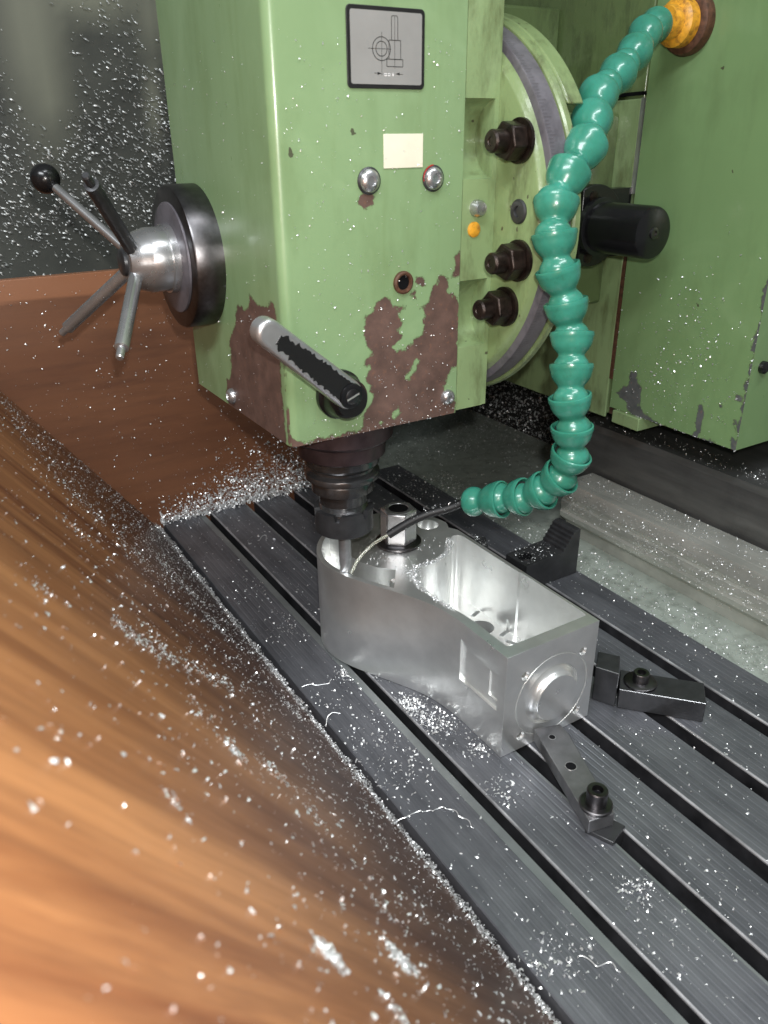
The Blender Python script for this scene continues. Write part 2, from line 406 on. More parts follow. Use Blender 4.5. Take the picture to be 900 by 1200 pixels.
tag(rec, 'dark chip covered block in the recess beneath the green column', 'block')

# ------------------------------------------------------------------ machine column
column = thing('machine_column', 'big green machine column at the right with peeling paint along its lower edge', 'machine column')
XR, YN, YS, ZB = 0.3858, -0.098, 0.0712, 0.1586
def pz(px): p = at('x', XR, px); return (p[1], p[2])
Z8a = lambda x, y: (720+x/5, 380+y/5)
stain = [[Z8a(*k) for k in L] for L in (
    [(95,285),(125,285),(130,340),(150,380),(150,430),(130,470),(145,510),(80,500),(60,450),(10,400),(40,380),(85,370),(95,330)],
    [(495,480),(520,480),(530,540),(505,600),(510,640),(480,672),(440,665),(480,630),(485,560)],
    [(300,600),(390,625),(440,655),(500,675),(580,690),(590,715),(420,700),(280,640)],
    [(60,470),(130,480),(200,540),(260,590),(200,600),(100,540)],
    [(690,665),(705,670),(705,720),(720,760),(640,760),(600,735),(680,725)],
    [(705,560),(722,565),(718,585),(700,585)],[(718,425),(745,432),(745,455),(730,450)],[(610,465),(625,470),(628,485),(612,478)])]
Us = np.linspace(YN, YS-.003, 96); Vs = np.concatenate([np.linspace(ZB, .32, 90), np.linspace(.325, .95, 60)])
v, q = grid_sheet(Us, Vs, lambda a, b: (XR, a, b))
n0 = len(v); b = MB().add(v, q)
b.add([(XR,YN,ZB),(.95,YN,ZB),(.95,YN,.95),(XR,YN,.95)], [(0,1,2,3)]); b.add([(XR,YN,ZB),(.95,YN,ZB),(.95,YS-.003,ZB),(XR,YS-.003,ZB)], [(0,1,2,3)])
b.add([(XR,YS-.003,ZB),(.95,YS-.003,ZB),(.95,YS-.003,.95),(XR,YS-.003,.95)], [(0,1,2,3)])
o = b.build('side_panel', M['green3'], column, smooth=20)
Pv = np.array([(p[1], p[2]) for p in b.v]); sd = signed_dist(Pv, [[pz(k) for k in L] for L in stain])
sd[n0:] = -.02
# rusty line down the near corner
near = .0016-np.abs(Pv[:, 0]-YN)+.0012*np.sin(Pv[:, 1]*147)+.001*np.sin(Pv[:, 1]*313+1); near[Pv[:, 1] > .36] = -.02
sd = np.maximum(sd, np.clip(near, -.02, .002)); sd[n0:] = -.02
set_wear(o, sd)
MB().box((XR+.006, YS-.0028, 0.1481), (XR+.12, YS+.002, .95)).build('rusty_seam', M['gap'], column)
MB().box((XR+.003, YS+.0022, 0.1481), (.9, .60, .95)).build('rear_panel', M['green4'], column, bevel=.002)
# raised lighter pad with rolled edges left of the seam
MB().prism([(YS+.0022, 0.1445), (0.494, 0.1445), (0.494, 0.369), (0.1465, 0.3824), (0.1029, 0.4029), (0.1015, 0.4421), (0.1242, 0.4653), (0.1198, 0.4702), (YS+.0022, 0.4719)], 'x', XR-.0005, XR+.0028).build('raised_pad', M['green2'], column, bevel=.0012)
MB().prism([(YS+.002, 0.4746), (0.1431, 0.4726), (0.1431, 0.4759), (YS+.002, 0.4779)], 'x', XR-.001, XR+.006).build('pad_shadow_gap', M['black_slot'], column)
MB().prism([(YS-.0016, .385), (YS+.0018, .385), (YS+.0018, 0.4724), (YS-.0016, 0.4724)], 'x', XR-.0014, XR+.002).build('seam_lip', M['alu_cast'], column)
MB().prism([(YS-.0026, 0.1908), (YS+.0018, 0.1908), (YS+.0018, .31), (YS-.0008, .345), (YS-.0018, .29)], 'x', XR-.0010, XR+.002).build('rusty_lip', M['rusty'], column)
# small gusset at the foot of the seam
MB().box((XR-.005, 0.02, 0.1436), (XR+.03, 0.0588, 0.158)).build('foot_gusset', M['green2'], column, bevel=.001)
MB().lathe([(0, .006), (.004, .006), (.006, .0035)], (0.4019, YN, 0.24), (0, -1, 0), 20).build('screw', M['black_part'], column)
# black capped handle standing out towards the camera
KX, KY, KZ = 0.3252, 0.0619, 0.3579
kn = MB().lathe([(0,.0233),(.0035,.0236),(.0730,.0236),(.0752,.0227),(.0761,.0205)], (KX, KY, KZ), (0,-1,0), 48).build('black_handle', M['black_part'], column, smooth=40)
MB().lathe([(0,.0052),(.0011,.0052),(.0014,.0045),(.0014,.0027),(.0004,.0027),(.0004,0)], (KX, KY-.0761, KZ), (0,-1,0), 24).build('handle_screw', M['steel_dark'], kn)
MB().lathe([(0,.0276),(.0053,.0276),(.0058,.0267)], (KX, KY-.0062, KZ), (0,-1,0), 40).build('handle_flange', M['black_part'], kn)
pl = [(KX+.0388*math.cos(a), KZ+.0388*math.sin(a)) for a in np.radians(np.linspace(-118, 118, 40))]
mp = MB().prism(pl, 'y', KY-.001, KY+.0097).build('mount_plate', M['black_part'], column, bevel=.001)
for zz in (KZ+.0272, KZ-.0298): MB().lathe([(0,.0053),(.0009,.0053),(.0012,.0045)], (KX-.0045, KY-.001, zz), (0,-1,0), 16).build('mount_screw', M['bolt_rust'], mp)
MB().box((KX-.015, KY+.0099, KZ-.033), (XR-.0008, KY+.026, KZ+.033)).build('mount_bracket', M['black_part'], column)
# coolant outlet: dark rusty ring and yellow union
fc = depth_pt((812, 28), .711); fy, fz = fc[1], fc[2]
rg = MB().lathe([(0,.0255),(.004,.0262),(.009,.0245),(.011,.021),(.011,.015)], (XR-.0005, fy, fz), (-1,0,0), 36).build('outlet_ring', M['rusty'], column)
MB().lathe([(0,.0195),(.0115,.0195),(.0135,.0175),(.015,.014),(.024,.0125)], (XR-.010, fy+.001, fz), (-1,0,0), 32).build('yellow_union', M['yellow'], column)

# ------------------------------------------------------------------ swivel drum of the ram
DC = (.042, .380)
ram = thing('swivel_drum', 'round green swivel flange with grey graduated ring and three large dark bolts', 'swivel flange')
def drum(name, prof, mat, **k): return MB().lathe(prof, (0, DC[0], DC[1]), (1,0,0), 128).build(name, mat, ram, **k)
drum('face_plate', [(.1122,.02),(.1122,.1335),(.1135,.1355),(.1165,.1372),(.1185,.1385),(.1185,.02)], M['green5'])
drum('scale_ring', [(.1187,.02),(.1187,.1425),(.1195,.1440),(.1345,.1445),(.1350,.1440),(.1350,.02)], M['scale'])
drum('rear_drum', [(.1352,.02),(.1352,.1455),(.1365,.1470),(.1405,.1475),(.1420,.1460),(.1424,.1380),(.1424,.02)], M['green5'])
ur = [(DC[0]-.1475*math.cos(a), DC[1]+.1475*math.sin(a)) for a in np.radians(np.linspace(33, 150, 50))]
MB().prism(ur, 'x', .1426, .1580).build('ram_shoulder', M['green5'], ram, smooth=30, bevel=.0015)
# graduation marks on the ring
gb = MB()
for k in range(0, 120, 1):
    a = math.radians(200+k*1.0); L = .007 if k % 5 == 0 else .004; r = .14465
    y, z = DC[0]-r*math.cos(math.radians(-60+k)), DC[1]+r*math.sin(math.radians(-60+k))
    t = np.array([math.sin(math.radians(-60+k)), math.cos(math.radians(-60+k))])*.00014
    gb.add([(.1195, y-t[0], z-t[1]), (.1195+L, y-t[0], z-t[1]), (.1195+L, y+t[0], z+t[1]), (.1195, y+t[0], z+t[1])], [(0,1,2,3)])
gm = gb.build('graduation', M['faded_ink'], ram, smooth=0); gm['kind'] = 'stuff'
MB().box((.1425, .10, .27), (XR+.002, .34, .46)).build('ram_neck', M['green4'], ram, bevel=.004)
MB().prism([(.20, .477), (.60, .477), (.60, .56), (.20, .56)], 'x', .1565, XR+.002).build('ram_top', M['green4'], ram, bevel=.003)
hx = [(math.cos(math.radians(60*k+15)), math.sin(math.radians(60*k+15))) for k in range(6)]
for y, z, xh in ((-.0700, .4375, .104), (-.0760, .3580, .104), (-.0640, .3230, .102)):
    bt = MB().lathe([(.1121, .0148), (.1095, .0148), (.1095, .0138)], (0, y, z), (1,0,0), 32); bt = bt.build('washer', M['bolt_rust'], ram)
    MB().prism([(y+.0132*a, z+.0132*b_) for a, b_ in hx], 'x', .1094, .0965).build('nut', M['bolt_rust'], ram, bevel=.0012)
    MB().lathe([(.100, .0076), (.0865, .0076), (.085, .0064), (.085, .003), (.0858, .0025), (.0858, 0)], (0, y, z), (1,0,0), 28).build('stud', M['bolt_rust'], ram)
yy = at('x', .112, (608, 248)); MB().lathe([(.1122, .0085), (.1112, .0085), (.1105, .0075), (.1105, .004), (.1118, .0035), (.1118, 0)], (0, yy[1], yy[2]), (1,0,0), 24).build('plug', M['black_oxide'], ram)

# ------------------------------------------------------------------ milling head
XH, YF, ZH = -.0648, -.045, .2385
head = thing('vertical_milling_machine', 'green vertical milling head with nameplate and large brown peeled patches above the housing', 'milling machine')
Z4 = lambda x, y: (250+x/2.903, 280+y/2.903)
def pf(px): p = at('y', YF, px); return (p[0], p[2])
front_polys = [[(560,215),(590,200),(610,225),(650,230),(640,260),(640,300),(620,310),(640,330),(605,370),(620,385),(660,380),(690,340),(715,330),(715,260),(705,235),(740,200),(750,160),(775,180),(770,130),(790,130),(800,185),(832,200),(836,420),(812,440),(790,480),(780,520),(822,560),(822,600),(700,625),(640,645),(560,680),(510,705),(480,715),(400,730),(300,750),(262,750),(262,690),(275,688),(330,692),(400,672),(490,655),(515,640),(510,600),(530,560),(545,530),(520,470),(530,440),(510,430),(525,400),(550,390),(520,360),(512,320),(515,270),(540,250)],
    [(825,60),(840,40),(845,130),(812,130),(826,95)], [(812,262),(828,255),(830,330),(815,330)], [(690,128),(712,125),(716,160),(690,150)], [(668,180),(690,178),(688,205),(672,205)]]
front_holes = [[(655,470),(690,405),(702,412),(690,450),(665,480)], [(592,605),(630,568),(642,585),(612,628)], [(535,645),(570,615),(585,620),(565,642)]]
front_polys = [[pf(Z4(*k)) for k in L] for L in front_polys]; front_holes = [[pf(Z4(*k)) for k in L] for L in front_holes]
c = at('y', YF, (431, 237)); front_polys.append([(c[0]+.0062*math.cos(a), c[2]+.0075*math.sin(a)+.002) for a in np.linspace(0, 6.28, 14)[:-1]])
def pl_(px): p = at('x', XH, px); return (p[1], p[2])
left_polys = [[pl_(Z4(*k)) for k in [(85,225),(105,240),(120,230),(125,188),(140,215),(160,235),(205,215),(216,300),(225,400),(240,560),(252,730),(180,690),(60,590),(40,520),(46,480),(62,450),(60,380),(55,330),(75,290)]]]
# seam-lined casting: sheet round a filleted front corner
RC = .0065; NX = .0818
prof = [(XH, y) for y in np.linspace(.150, YF+RC+.002, 86)]
prof += [(XH+RC-RC*math.cos(a), YF+RC-RC*math.sin(a)) for a in np.linspace(0, math.pi/2, 9)]
prof += [(x, YF) for x in np.linspace(XH+RC+.0015, NX-.0004, 90)]
Vs = np.concatenate([np.linspace(ZH, .405, 104), np.linspace(.408, .80, 70)])
v, q = grid_sheet(range(len(prof)), Vs, lambda i, z: (prof[i][0], prof[i][1], z)); n0 = len(v); b = MB().add(v, q)
b.add([(p[0], p[1], ZH) for p in prof]+[(NX-.0004, .150, ZH)], [tuple(range(len(prof)+1))])
b.add([(NX-.0004, YF, ZH), (NX-.0004, .15, ZH), (NX-.0004, .15, .8), (NX-.0004, YF, .8)], [(0,1,2,3)])
b.add([(XH, .15, ZH), (NX-.0004, .15, ZH), (NX-.0004, .15, .8), (XH, .15, .8)], [(0,1,2,3)])
casting = b.build('casting', M['green'], head, smooth=40)
Pv = np.array(b.v); sF = signed_dist(Pv[:, [0, 2]], front_polys, front_holes); sL = signed_dist(Pv[:, [1, 2]], left_polys)
isF = Pv[:, 1] < YF+RC*.35
wv = np.where(isF, sF, sL)
# worn arris at the very corner only low down
corner = (Pv[:, 0] < XH+RC) & (Pv[:, 1] < YF+RC)
wv = np.where(corner & ~isF, np.maximum(wv, np.where(Pv[:, 2] < .300, .0005, -.006)), wv); wv[n0:n0+len(prof)+1] = .01
set_wear(casting, wv)
# flange strip of the head to the right of the seam, with the two scalloped bolt pockets
def arc(cy, cz, r, a0, a1, n=18): return [(cy+r*math.cos(a), cz+r*math.sin(a)) for a in np.linspace(a0, a1, n)]
def bite(cz, hh, depth):   # shallow scallop into +y, bottom to top
    return [(YF + depth*math.sin(math.pi*t)**.55, cz-hh+2*hh*t) for t in np.linspace(0, 1, 20)]
poly = [(YF, .2405)] + bite(.3165, .0255, .019) + bite(.4385, .0260, .022) + [(YF, .80), (.148, .80), (.148, .2405)]
MB().prism(poly, 'x', NX+.0002, .1078).build('flange', M['green2'], head, smooth=30)
MB().prism([(YF+.0003, .2408), (YF+.0003, .79), (.14, .79), (.14, .2408)], 'x', .1079, .1120).build('flange_backing', M['green2'], head, smooth=30)
# nameplate with the drilling-depth drawing
def fr(u0, u1, v0, v1, y, r=.003, n=6):
    pts = []
    for cx, cz, a0 in ((u1-r, v1-r, 0), (u0+r, v1-r, 90), (u0+r, v0+r, 180), (u1-r, v0+r, 270)):
        pts += [(cx+r*math.cos(math.radians(a0+90*k/n)), cz+r*math.sin(math.radians(a0+90*k/n))) for k in range(n+1)]
    return pts
A_ = at('y', YF, (403.5, 5)); B_ = at('y', YF, (496.5, 105)); u0, u1, v0, v1 = -.0112, .0468, .4688, .5140
npl = MB().prism(fr(u0, u1, v0, v1, 0), 'y', YF-.0010, YF-.0001).build('name_plate', M['ink'], head, bevel=.0003)
MB().prism(fr(u0+.0025, u1-.0025, v0+.0025, v1-.0025, 0, .0015), 'y', YF-.00125, YF-.0011).build('plate_face', M['plate'], npl, smooth=0)
dr = MB(); yl = YF-.00135
def U(x): return u0+(x-105)/(805-105)*(u1-u0)
def V(y): return v1-(y-40)/(790-40)*(v1-v0)
def line(x0, y0, x1, y1, t=.00020):
    a = np.array([U(x0), V(y0)]); b = np.array([U(x1), V(y1)]); d = b-a; d /= np.linalg.norm(d); nrm = np.array([-d[1], d[0]])*t
    dr.add([(p[0], yl, p[1]) for p in (a-nrm, b-nrm, b+nrm, a+nrm)], [(0,1,2,3)])
def ring(cx, cy, rx, ry, t=.00022, n=40):
    for k in range(n):
        a, c_ = 2*math.pi*k/n, 2*math.pi*(k+1)/n
        line(cx+rx*math.cos(a), cy+ry*math.sin(a), cx+rx*math.cos(c_), cy+ry*math.sin(c_), t)
ring(405, 420, 80, 108); ring(405, 420, 50, 68)
line(288, 420, 490, 420, .00013); line(407, 270, 407, 665, .00013)
for r_ in ((472,338,578,512),(452,512,598,580)):
    for s_ in ((r_[0],r_[1],r_[2],r_[1]),(r_[2],r_[1],r_[2],r_[3]),(r_[2],r_[3],r_[0],r_[3]),(r_[0],r_[3],r_[0],r_[1])): line(*s_)
line(495,130,495,338); line(552,130,552,338); line(495,130,505,118); line(505,118,542,118); line(542,118,552,130); line(524,118,524,595,.00013)
line(340,645,370,645,.00013); line(565,650,600,650,.00013)
for x0, x1 in ((405, 368), (530, 568)): dr.add([(U(x0), yl, V(647)), (U(x1), yl, V(634)), (U(x1), yl, V(660))], [(0,1,2)])
dr.build('plate_drawing', M['ink'], npl, smooth=0)
dr = MB(); 
for cx in (440, 472):
    line(cx-9, 645, cx+9, 668, .0004); line(cx+9, 645, cx-9, 668, .0004)
line(508, 640, 508, 668, .0004); line(500, 648, 508, 640, .0003)
dr.build('plate_figures', M['white_ink'], npl, smooth=0)
p0, p1 = at('y', YF, (449, 157)), at('y', YF, (495, 196))
MB().box((p0[0], YF-.0006, p1[2]), (p1[0], YF-.0001, p0[2])).build('blank_label', M['white_label'], head, bevel=.0002)
# button head screws on the front
def dome_screw(px, r, name='screw', mat='steel_dark', washer=None, face='y'):
    p = at(face, YF if face == 'y' else XH, px); d = (0,-1,0) if face == 'y' else (-1,0,0)
    if washer: o_ = MB().lathe([(0, r*1.12), (.0012, r*1.12), (.0020, r*1.0), (.0020, r*.7)], p, d, 28).build('screw_collar', M[washer], head)
    s_ = MB().lathe([(0, r), (.0018, r*.98), (.0034, r*.85), (.0046, r*.62), (.0050, r*.42), (.0036, r*.36), (.0036, 0)], p, d, 28).build(name, M[mat], head)
dome_screw((432, 212), .0078, mat='steel', washer='black_oxide'); dome_screw((507, 209), .0078, mat='steel', washer='black_oxide')
rp = at('y', YF, (507, 209)); MB().tube([(rp[0]+.0086*math.cos(a), YF-.0016, rp[2]+.0086*math.sin(a)) for a in np.radians(np.linspace(95, 190, 14))], .0005, 8).build('red_seal', M['red'], head)
dome_screw((524, 465), .0062, mat='steel')
dome_screw((273, 464), .0065, mat='steel', face='x')
pp = at('y', YF, (558, 244)); MB().lathe([(0,.0062),(.004,.006),(.007,.0045),(.0075,.002)], pp, (0,-1,0), 24).build('screw', M['steel'], head)
pp = at('y', YF, (555, 269)); MB().lathe([(0,.0056),(.0012,.0054),(.002,.004)], pp, (0,-1,0), 24).build('yellow_plug', M['yellow'], head)
# open threaded hole with a worn rim
hp = at('y', YF, (472, 331))
ho = MB().lathe([(0,.0082),(.0018,.0080),(.0026,.0068),(.0024,.0056),(.0002,.0050)], hp, (0,-1,0), 30).build('hole_rim', M['rusty'], head)
MB().lathe([(.0004,.0052),(.0006,.0050),(.0006,0)], hp, (0,-1,0), 24).build('hole_dark', M['black_slot'], ho)
# spindle nose below the head
MB().lathe([(-.004,.0425),(.014,.0425),(.0165,.040),(.0185,.0365),(.030,.0360),(.0315,.034)], (0,0,ZH), (0,0,-1), 72).build('spindle_nose', M['nose'], head)

# locking lever on the front
A = Vector(at('y', -.076, (412, 464))); B = Vector(at('y', -.076, (303, 383)))
A.y = -.070; B.y = -.082
lv = thing('locking_lever', 'bare aluminium locking lever with worn black paint on the front of the head', 'lever')
ax = (B-A); L = ax.length; ax.normalize(); nrm = Vector((0,-1,0)); nrm = (nrm-ax*nrm.dot(ax)).normalized(); sd_ = ax.cross(nrm)
prof = []
def lever_poly(w0, w1, l0, l1, n=10):
    pts = []
    for k in range(n+1): a = math.pi/2+math.pi*k/n; pts.append((l0+w0*math.cos(a), w0*math.sin(a)))
    for k in range(n+1): a = -math.pi/2+math.pi*k/n; pts.append((l1+w1*math.cos(a), w1*math.sin(a)))
    return pts
def loft(pts, lv_, name, mat, parent, inset=0, bevel=.002, seg=3):
    n = len(pts); v = [A+ax*p[0]+sd_*p[1]+nrm*lv_[0] for p in pts]+[A+ax*p[0]+sd_*p[1]+nrm*lv_[1] for p in pts]
    f = [tuple(range(n)), tuple(reversed(range(n, 2*n)))]+[(i, n+i, n+(i+1) % n, (i+1) % n) for i in range(n)]
    return MB().add(v, f).build(name, mat, parent, smooth=50, bevel=bevel, seg=seg)
loft(lever_poly(.0105, .0088, 0, L-.004), (-.008, .0045), 'lever_arm', M['alu_cast'], lv, bevel=.0028, seg=4)
# worn black inlay on the upper face
rag = []
NP = 46
for k in range(NP): 
    t = k/(NP-1); x = .002+t*(L-.013); wv_ = .0080-.0018*t+ random.uniform(-.0007, .0004)*(1+2*t)
    if t > .82: wv_ *= random.uniform(.45, 1)
    rag.append((x, wv_))
pts = rag+[(x, -y*random.uniform(.92, 1.03)) for x, y in reversed(rag)]
loft(pts, (.0042, .00475), 'black_inlay', M['black_part'], lv, bevel=0)
cen = A+nrm*.0045
MB().lathe([(0,.0092),(.0014,.0090),(.0018,.0080)], tuple(cen), tuple(nrm), 32).build('pivot_cap', M['black_part'], lv)
MB().lathe([(0,.0060),(.0020,.0056),(.0026,.0045)], tuple(cen), tuple(nrm), 28).build('pivot_screw', M['steel_dark'], lv)
q1 = cen+nrm*.0029; sl = MB(); a2 = (ax*.5+sd_*-.86).normalized(); b2 = nrm.cross(a2)
sl.add([q1+a2*x+b2*y+nrm*z for z in (-.0004, .0001) for x, y in ((-.0052,-.0006),(.0052,-.0006),(.0052,.0006),(-.0052,.0006))], [(0,1,2,3),(4,5,6,7),(0,1,5,4),(1,2,6,5),(2,3,7,6),(3,0,4,7)])
sl.build('screw_slot', M['alu_bright'], lv, smooth=0)
hb = at('y', YF, (396, 461)); MB().lathe([(0,.0180),(.004,.0180),(.006,.0160),(.010,.0150),(.018,.0145),(.022,.012)], (hb[0], YF, hb[2]), (0,-1,0), 40).build('pivot_boss', M['black_part'], lv)

# feed star wheel on the left face
wh = thing('feed_star_wheel', 'steel star wheel with four spokes and one black ball knob', 'star wheel')
HY, HZ = .109, .355
MB().lathe([(0,.0545),(.0208,.0545),(.0222,.0536),(.0228,.0518)], (XH,HY,HZ), (-1,0,0), 96).build('flange', M['steel_dark'], wh)
MB().lathe([(.0227,.0420),(.0242,.0418),(.0246,.0405),(.0246,.02)], (XH,HY,HZ), (-1,0,0), 96).build('dial', M['scale'], wh)
MB().lathe([(.0240,.0265),(.0300,.0262),(.0300,.0245),(.0440,.0245),(.0450,.0238),(.0520,.0220),(.0600,.0165),(.0615,.010)], (XH,HY,HZ), (-1,0,0), 64).build('hub', M['steel'], wh)
MB().lathe([(0,.0105),(.002,.010),(.003,.0085)], (XH-.0615,HY,HZ), (-1,0,0), 32).build('hub_cap', M['black_oxide'], wh)
HC = Vector((XH-.050, HY, HZ))
def spoke(px, x, knob=False, dark=False):
    T = Vector(at('x', x, px)); d = (T-HC).normalized(); s0 = HC+d*.014; ln = (T-s0).length
    if knob:
        MB().lathe([(0,.0036),(ln-.006,.0036)], s0, d, 20).build('spoke', M['steel'], wh)
        MB().lathe([(0,.004)]+[(.0125-.0115*math.cos(a), .0115*math.sin(a)) for a in np.linspace(.35, math.pi, 22)], s0+d*(ln-.0105), d, 36).build('ball_knob', M['black_part'], wh)
    else:
        MB().lathe([(0,.0052),(ln-.010,.0052),(ln-.0095,.0030),(ln-.001,.0030),(ln,.0022)], s0, d, 20).build('spoke', M['black_oxide' if dark else 'steel'], wh)
spoke((55, 211), -.158, knob=True); spoke((100, 205), -.160, dark=True); spoke((72, 391), -.170); spoke((140, 420), -.157)

# ------------------------------------------------------------------ tool holder
th = thing('tool_holder', 'dark steel collet chuck with end mill reaching into the aluminium housing', 'tool holder')
def lz(name, prof, mat, n=72, **k): return MB().lathe([(z, r) for z, r in prof], (0,0,0), (0,0,1), n).build(name, mat, th, **k)
lz('holder_flange', [(.2095,.022),(.2095,.0300),(.2085,.0312),(.2005,.0312),(.1995,.0305),(.1965,.0270),(.1945,.0270),(.1920,.0308),(.1910,.0312),(.1875,.0312),(.1868,.0300),(.1845,.0262),(.1845,.015)], M['chuck_dark'], smooth=30)
lz('holder_body', [(.1844,.010),(.1844,.0258),(.1835,.0262),(.1755,.0262),(.1745,.0245),(.1740,.0205),(.1640,.0203),(.1640,.0197)] + [(.1640-.0013*k-(.0006 if j else 0), .0197 if j else .0204) for k in range(6) for j in (0, 1)] + [(.1550,.0200),(.1550,.010)], M['chuck_dark'], smooth=30)
# collet nut with six spanner notches cut in its upper rim
nut = MB(); N = 96; pr_ = [(.1374,.0130),(.1374,.0235),(.1386,.0250),(.1530,.0250),(.1590,.0250),(.1590,.0205),(.1545,.0205),(.1545,.013)]
v = []; f = []
for i, (z, r) in enumerate(pr_):
    for k in range(N):
        a = 2*math.pi*k/N; notch = ((k+4) % 16) < 3
        zz = .1535 if (notch and i in (4, 5)) else z; rr = r
        v.append((rr*math.cos(a), rr*math.sin(a), zz))
for i in range(len(pr_)-1):
    for k in range(N): f.append((i*N+k, i*N+(k+1) % N, (i+1)*N+(k+1) % N, (i+1)*N+k))
f.append(tuple(range(N)))
nut.add(v, f).build('collet_nut', M['black_oxide'], th, smooth=30)
lz('collet', [(.1372,.012),(.1360,.0118),(.1350,.0100),(.1350,.004)], M['steel'], 32)
em = MB(); nz_ = 40; N = 24; v = []; f = []
for i in range(nz_+1):
    z = .136-(.136-.086)*i/nz_; fl_ = i > 22
    for k in range(N):
        a = 2*math.pi*k/N; r = .0055
        if fl_: r = .0055*(.74+.26*abs(math.cos(2*(a+ (i-22)*.16)))**.6)
        v.append((r*math.cos(a), r*math.sin(a), z))
for i in range(nz_):
    for k in range(N): f.append((i*N+k, i*N+(k+1) % N, (i+1)*N+(k+1) % N, (i+1)*N+k))
f.append(tuple(range(nz_*N, nz_*N+N)))
em.add(v, f).build('end_mill', M['cutter'], th, smooth=40)

# ------------------------------------------------------------------ aluminium housing
HW = .0952
def arc2(cx, cy, r, a0, a1, n=12): return [(cx+r*math.cos(math.radians(a)), cy+r*math.sin(math.radians(a))) for a in np.linspace(a0, a1, n)]
def smooth_poly(pts, it=2):
    p = np.array(pts)
    for _ in range(it):
        q_ = np.roll(p, -1, 0); p = np.stack([p*.75+q_*.25, p*.25+q_*.75], 1).reshape(-1, 2)
    return [tuple(a) for a in p]
NC = (.0666, .0178)    # clamping stud
left_curve = smooth_poly([(.0370,-.100),(.0310,-.0835),(.0210,-.0620),(.0080,-.0370),(-.0030,-.0160),(-.0105,.0060),(-.0120,.0260),(-.0055,.0480),(.0090,.0680),(.0300,.0830),(.0600,.0880),(.0900,.0830),(.1180,.0620),(.1290,.0400),(.1300,.0200)], 3)
# drop wrap-around samples of the corner cutting
left_curve = [p for p in left_curve if p[0] < .1302 and not (p[1] < .015 and p[0] > .04)]
i0 = min(range(len(left_curve)), key=lambda i: (left_curve[i][0]-.0368)**2+(left_curve[i][1]+.098)**2)
left_curve = left_curve[i0:]+left_curve[:i0]
if left_curve[1][1] < left_curve[0][1]: left_curve = left_curve[::-1]
left_curve = sorted([p for p in left_curve if p[0] < .06 and p[1] < .03], key=lambda p: p[1]) + sorted([p for p in left_curve if not (p[0] < .06 and p[1] < .03)], key=lambda p: math.atan2(p[1]-.02, p[0]-.06), reverse=True)
waist = [p for p in left_curve if p[0] < .06 and p[1] < -.070]; rest = [p for p in left_curve if p not in waist]
q1_, q2_ = rest[0], rest[1]; P0_, P3_ = np.array((.0368, -.132)), np.array(q1_); tg = (np.array(q1_)-np.array(q2_)); tg /= np.linalg.norm(tg)
P1_, P2_ = P0_+np.array((0, .026)), P3_+tg*.022
blend = [tuple((1-t)**3*P0_+3*(1-t)**2*t*P1_+3*(1-t)*t*t*P2_+t**3*P3_) for t in np.linspace(0, 1, 18)[:-1]]
outer = [(.1300, -.1775), (.0368, -.1775)]+blend+rest+[(.1300, .010)]
hs = thing('aluminium_housing', 'milled aluminium housing with deep open pocket and round boss on its end', 'workpiece')
body = MB().prism(outer, 'z', .0004, HW).build('body', M['alu'], None, smooth=0)
def inset(poly, d):
    a = np.array(poly); n = len(a); e = np.roll(a, -1, 0)-a; ln = np.linalg.norm(e, axis=1)[:, None]; e = e/np.maximum(ln, 1e-9)
    ar = .5*np.sum(a[:, 0]*np.roll(a[:, 1], -1)-np.roll(a[:, 0], -1)*a[:, 1]); s_ = 1 if ar > 0 else -1
    nr = np.stack([-e[:, 1], e[:, 0]], 1)*s_; nn = nr+np.roll(nr, 1, 0); nn /= np.linalg.norm(nn, axis=1)[:, None]
    return [tuple(p) for p in a+nn*d]
RI = .0498
deep = [(.0460,-.1625)]+arc2(.0490,-.1635,.0030,180,270,5)+[(.1240,-.1665)]+arc2(.1245,-.1635,.0030,270,360,5)+[(.1275,-.0875),(.1275,-.0863),(.1262,-.0848),(.1262,-.010)]+arc2(.1192,-.0045,.0068,0,100,7)
a_s = math.degrees(math.atan2(-.003-NC[1], .1165-NC[0])); a_e = math.degrees(math.atan2(-.0300-NC[1], .0520-NC[0]))
deep += arc2(NC[0], NC[1], RI, a_s, a_e, 22)
deep += [(.0455,-.0420),(.0395,-.0560),(.0385,-.0680),(.0395,-.082),(.0425,-.098),(.0448,-.112),(.0460,-.128)]
cut = []
cut.append(MB().prism(deep, 'z', .028, HW+.02).build('cut', None, smooth=0))
lcp = [p for p in left_curve if p[0] < .075 and p[1] < .0835]
ins = [p for p in inset(outer, .0048)]
lo = [ins[i] for i in range(len(outer)) if outer[i] in left_curve and outer[i][1] > -.052 and outer[i][0] < .03 and outer[i][1] < .075]
lo = sorted(lo, key=lambda p: p[1])
aa = math.degrees(math.atan2(lo[-1][1]-NC[1], lo[-1][0]-NC[0])); ab = math.degrees(math.atan2(lo[0][1]-NC[1], lo[0][0]-NC[0]))
if ab < 0: ab += 360
groove = lo+arc2(NC[0], NC[1], RI, aa, ab, 22)
cut.append(MB().prism(groove, 'z', HW-.026, HW+.02).build('cut', None, smooth=0))
cut.append(MB().lathe([(0,.0056),(.05,.0056)], (.0005,-.0005,HW-.012), (0,0,1), 32).build('cut', None, smooth=0))
cut.append(MB().lathe([(-.001,.0272),(.0018,.0272)], (.0858,-.1775,.0423), (0,1,0), 96).build('cut', None, smooth=0))
rgc = MB(); prr = [(-.001,.0362),(-.001,.0378),(.0010,.0374),(.0010,.0366)]; v = []; f = []; N = 96
for t, r in prr:
    for k in range(N): a = 2*math.pi*k/N; v.append((.0858+r*math.cos(a), -.1775+t, .0423+r*math.sin(a)))
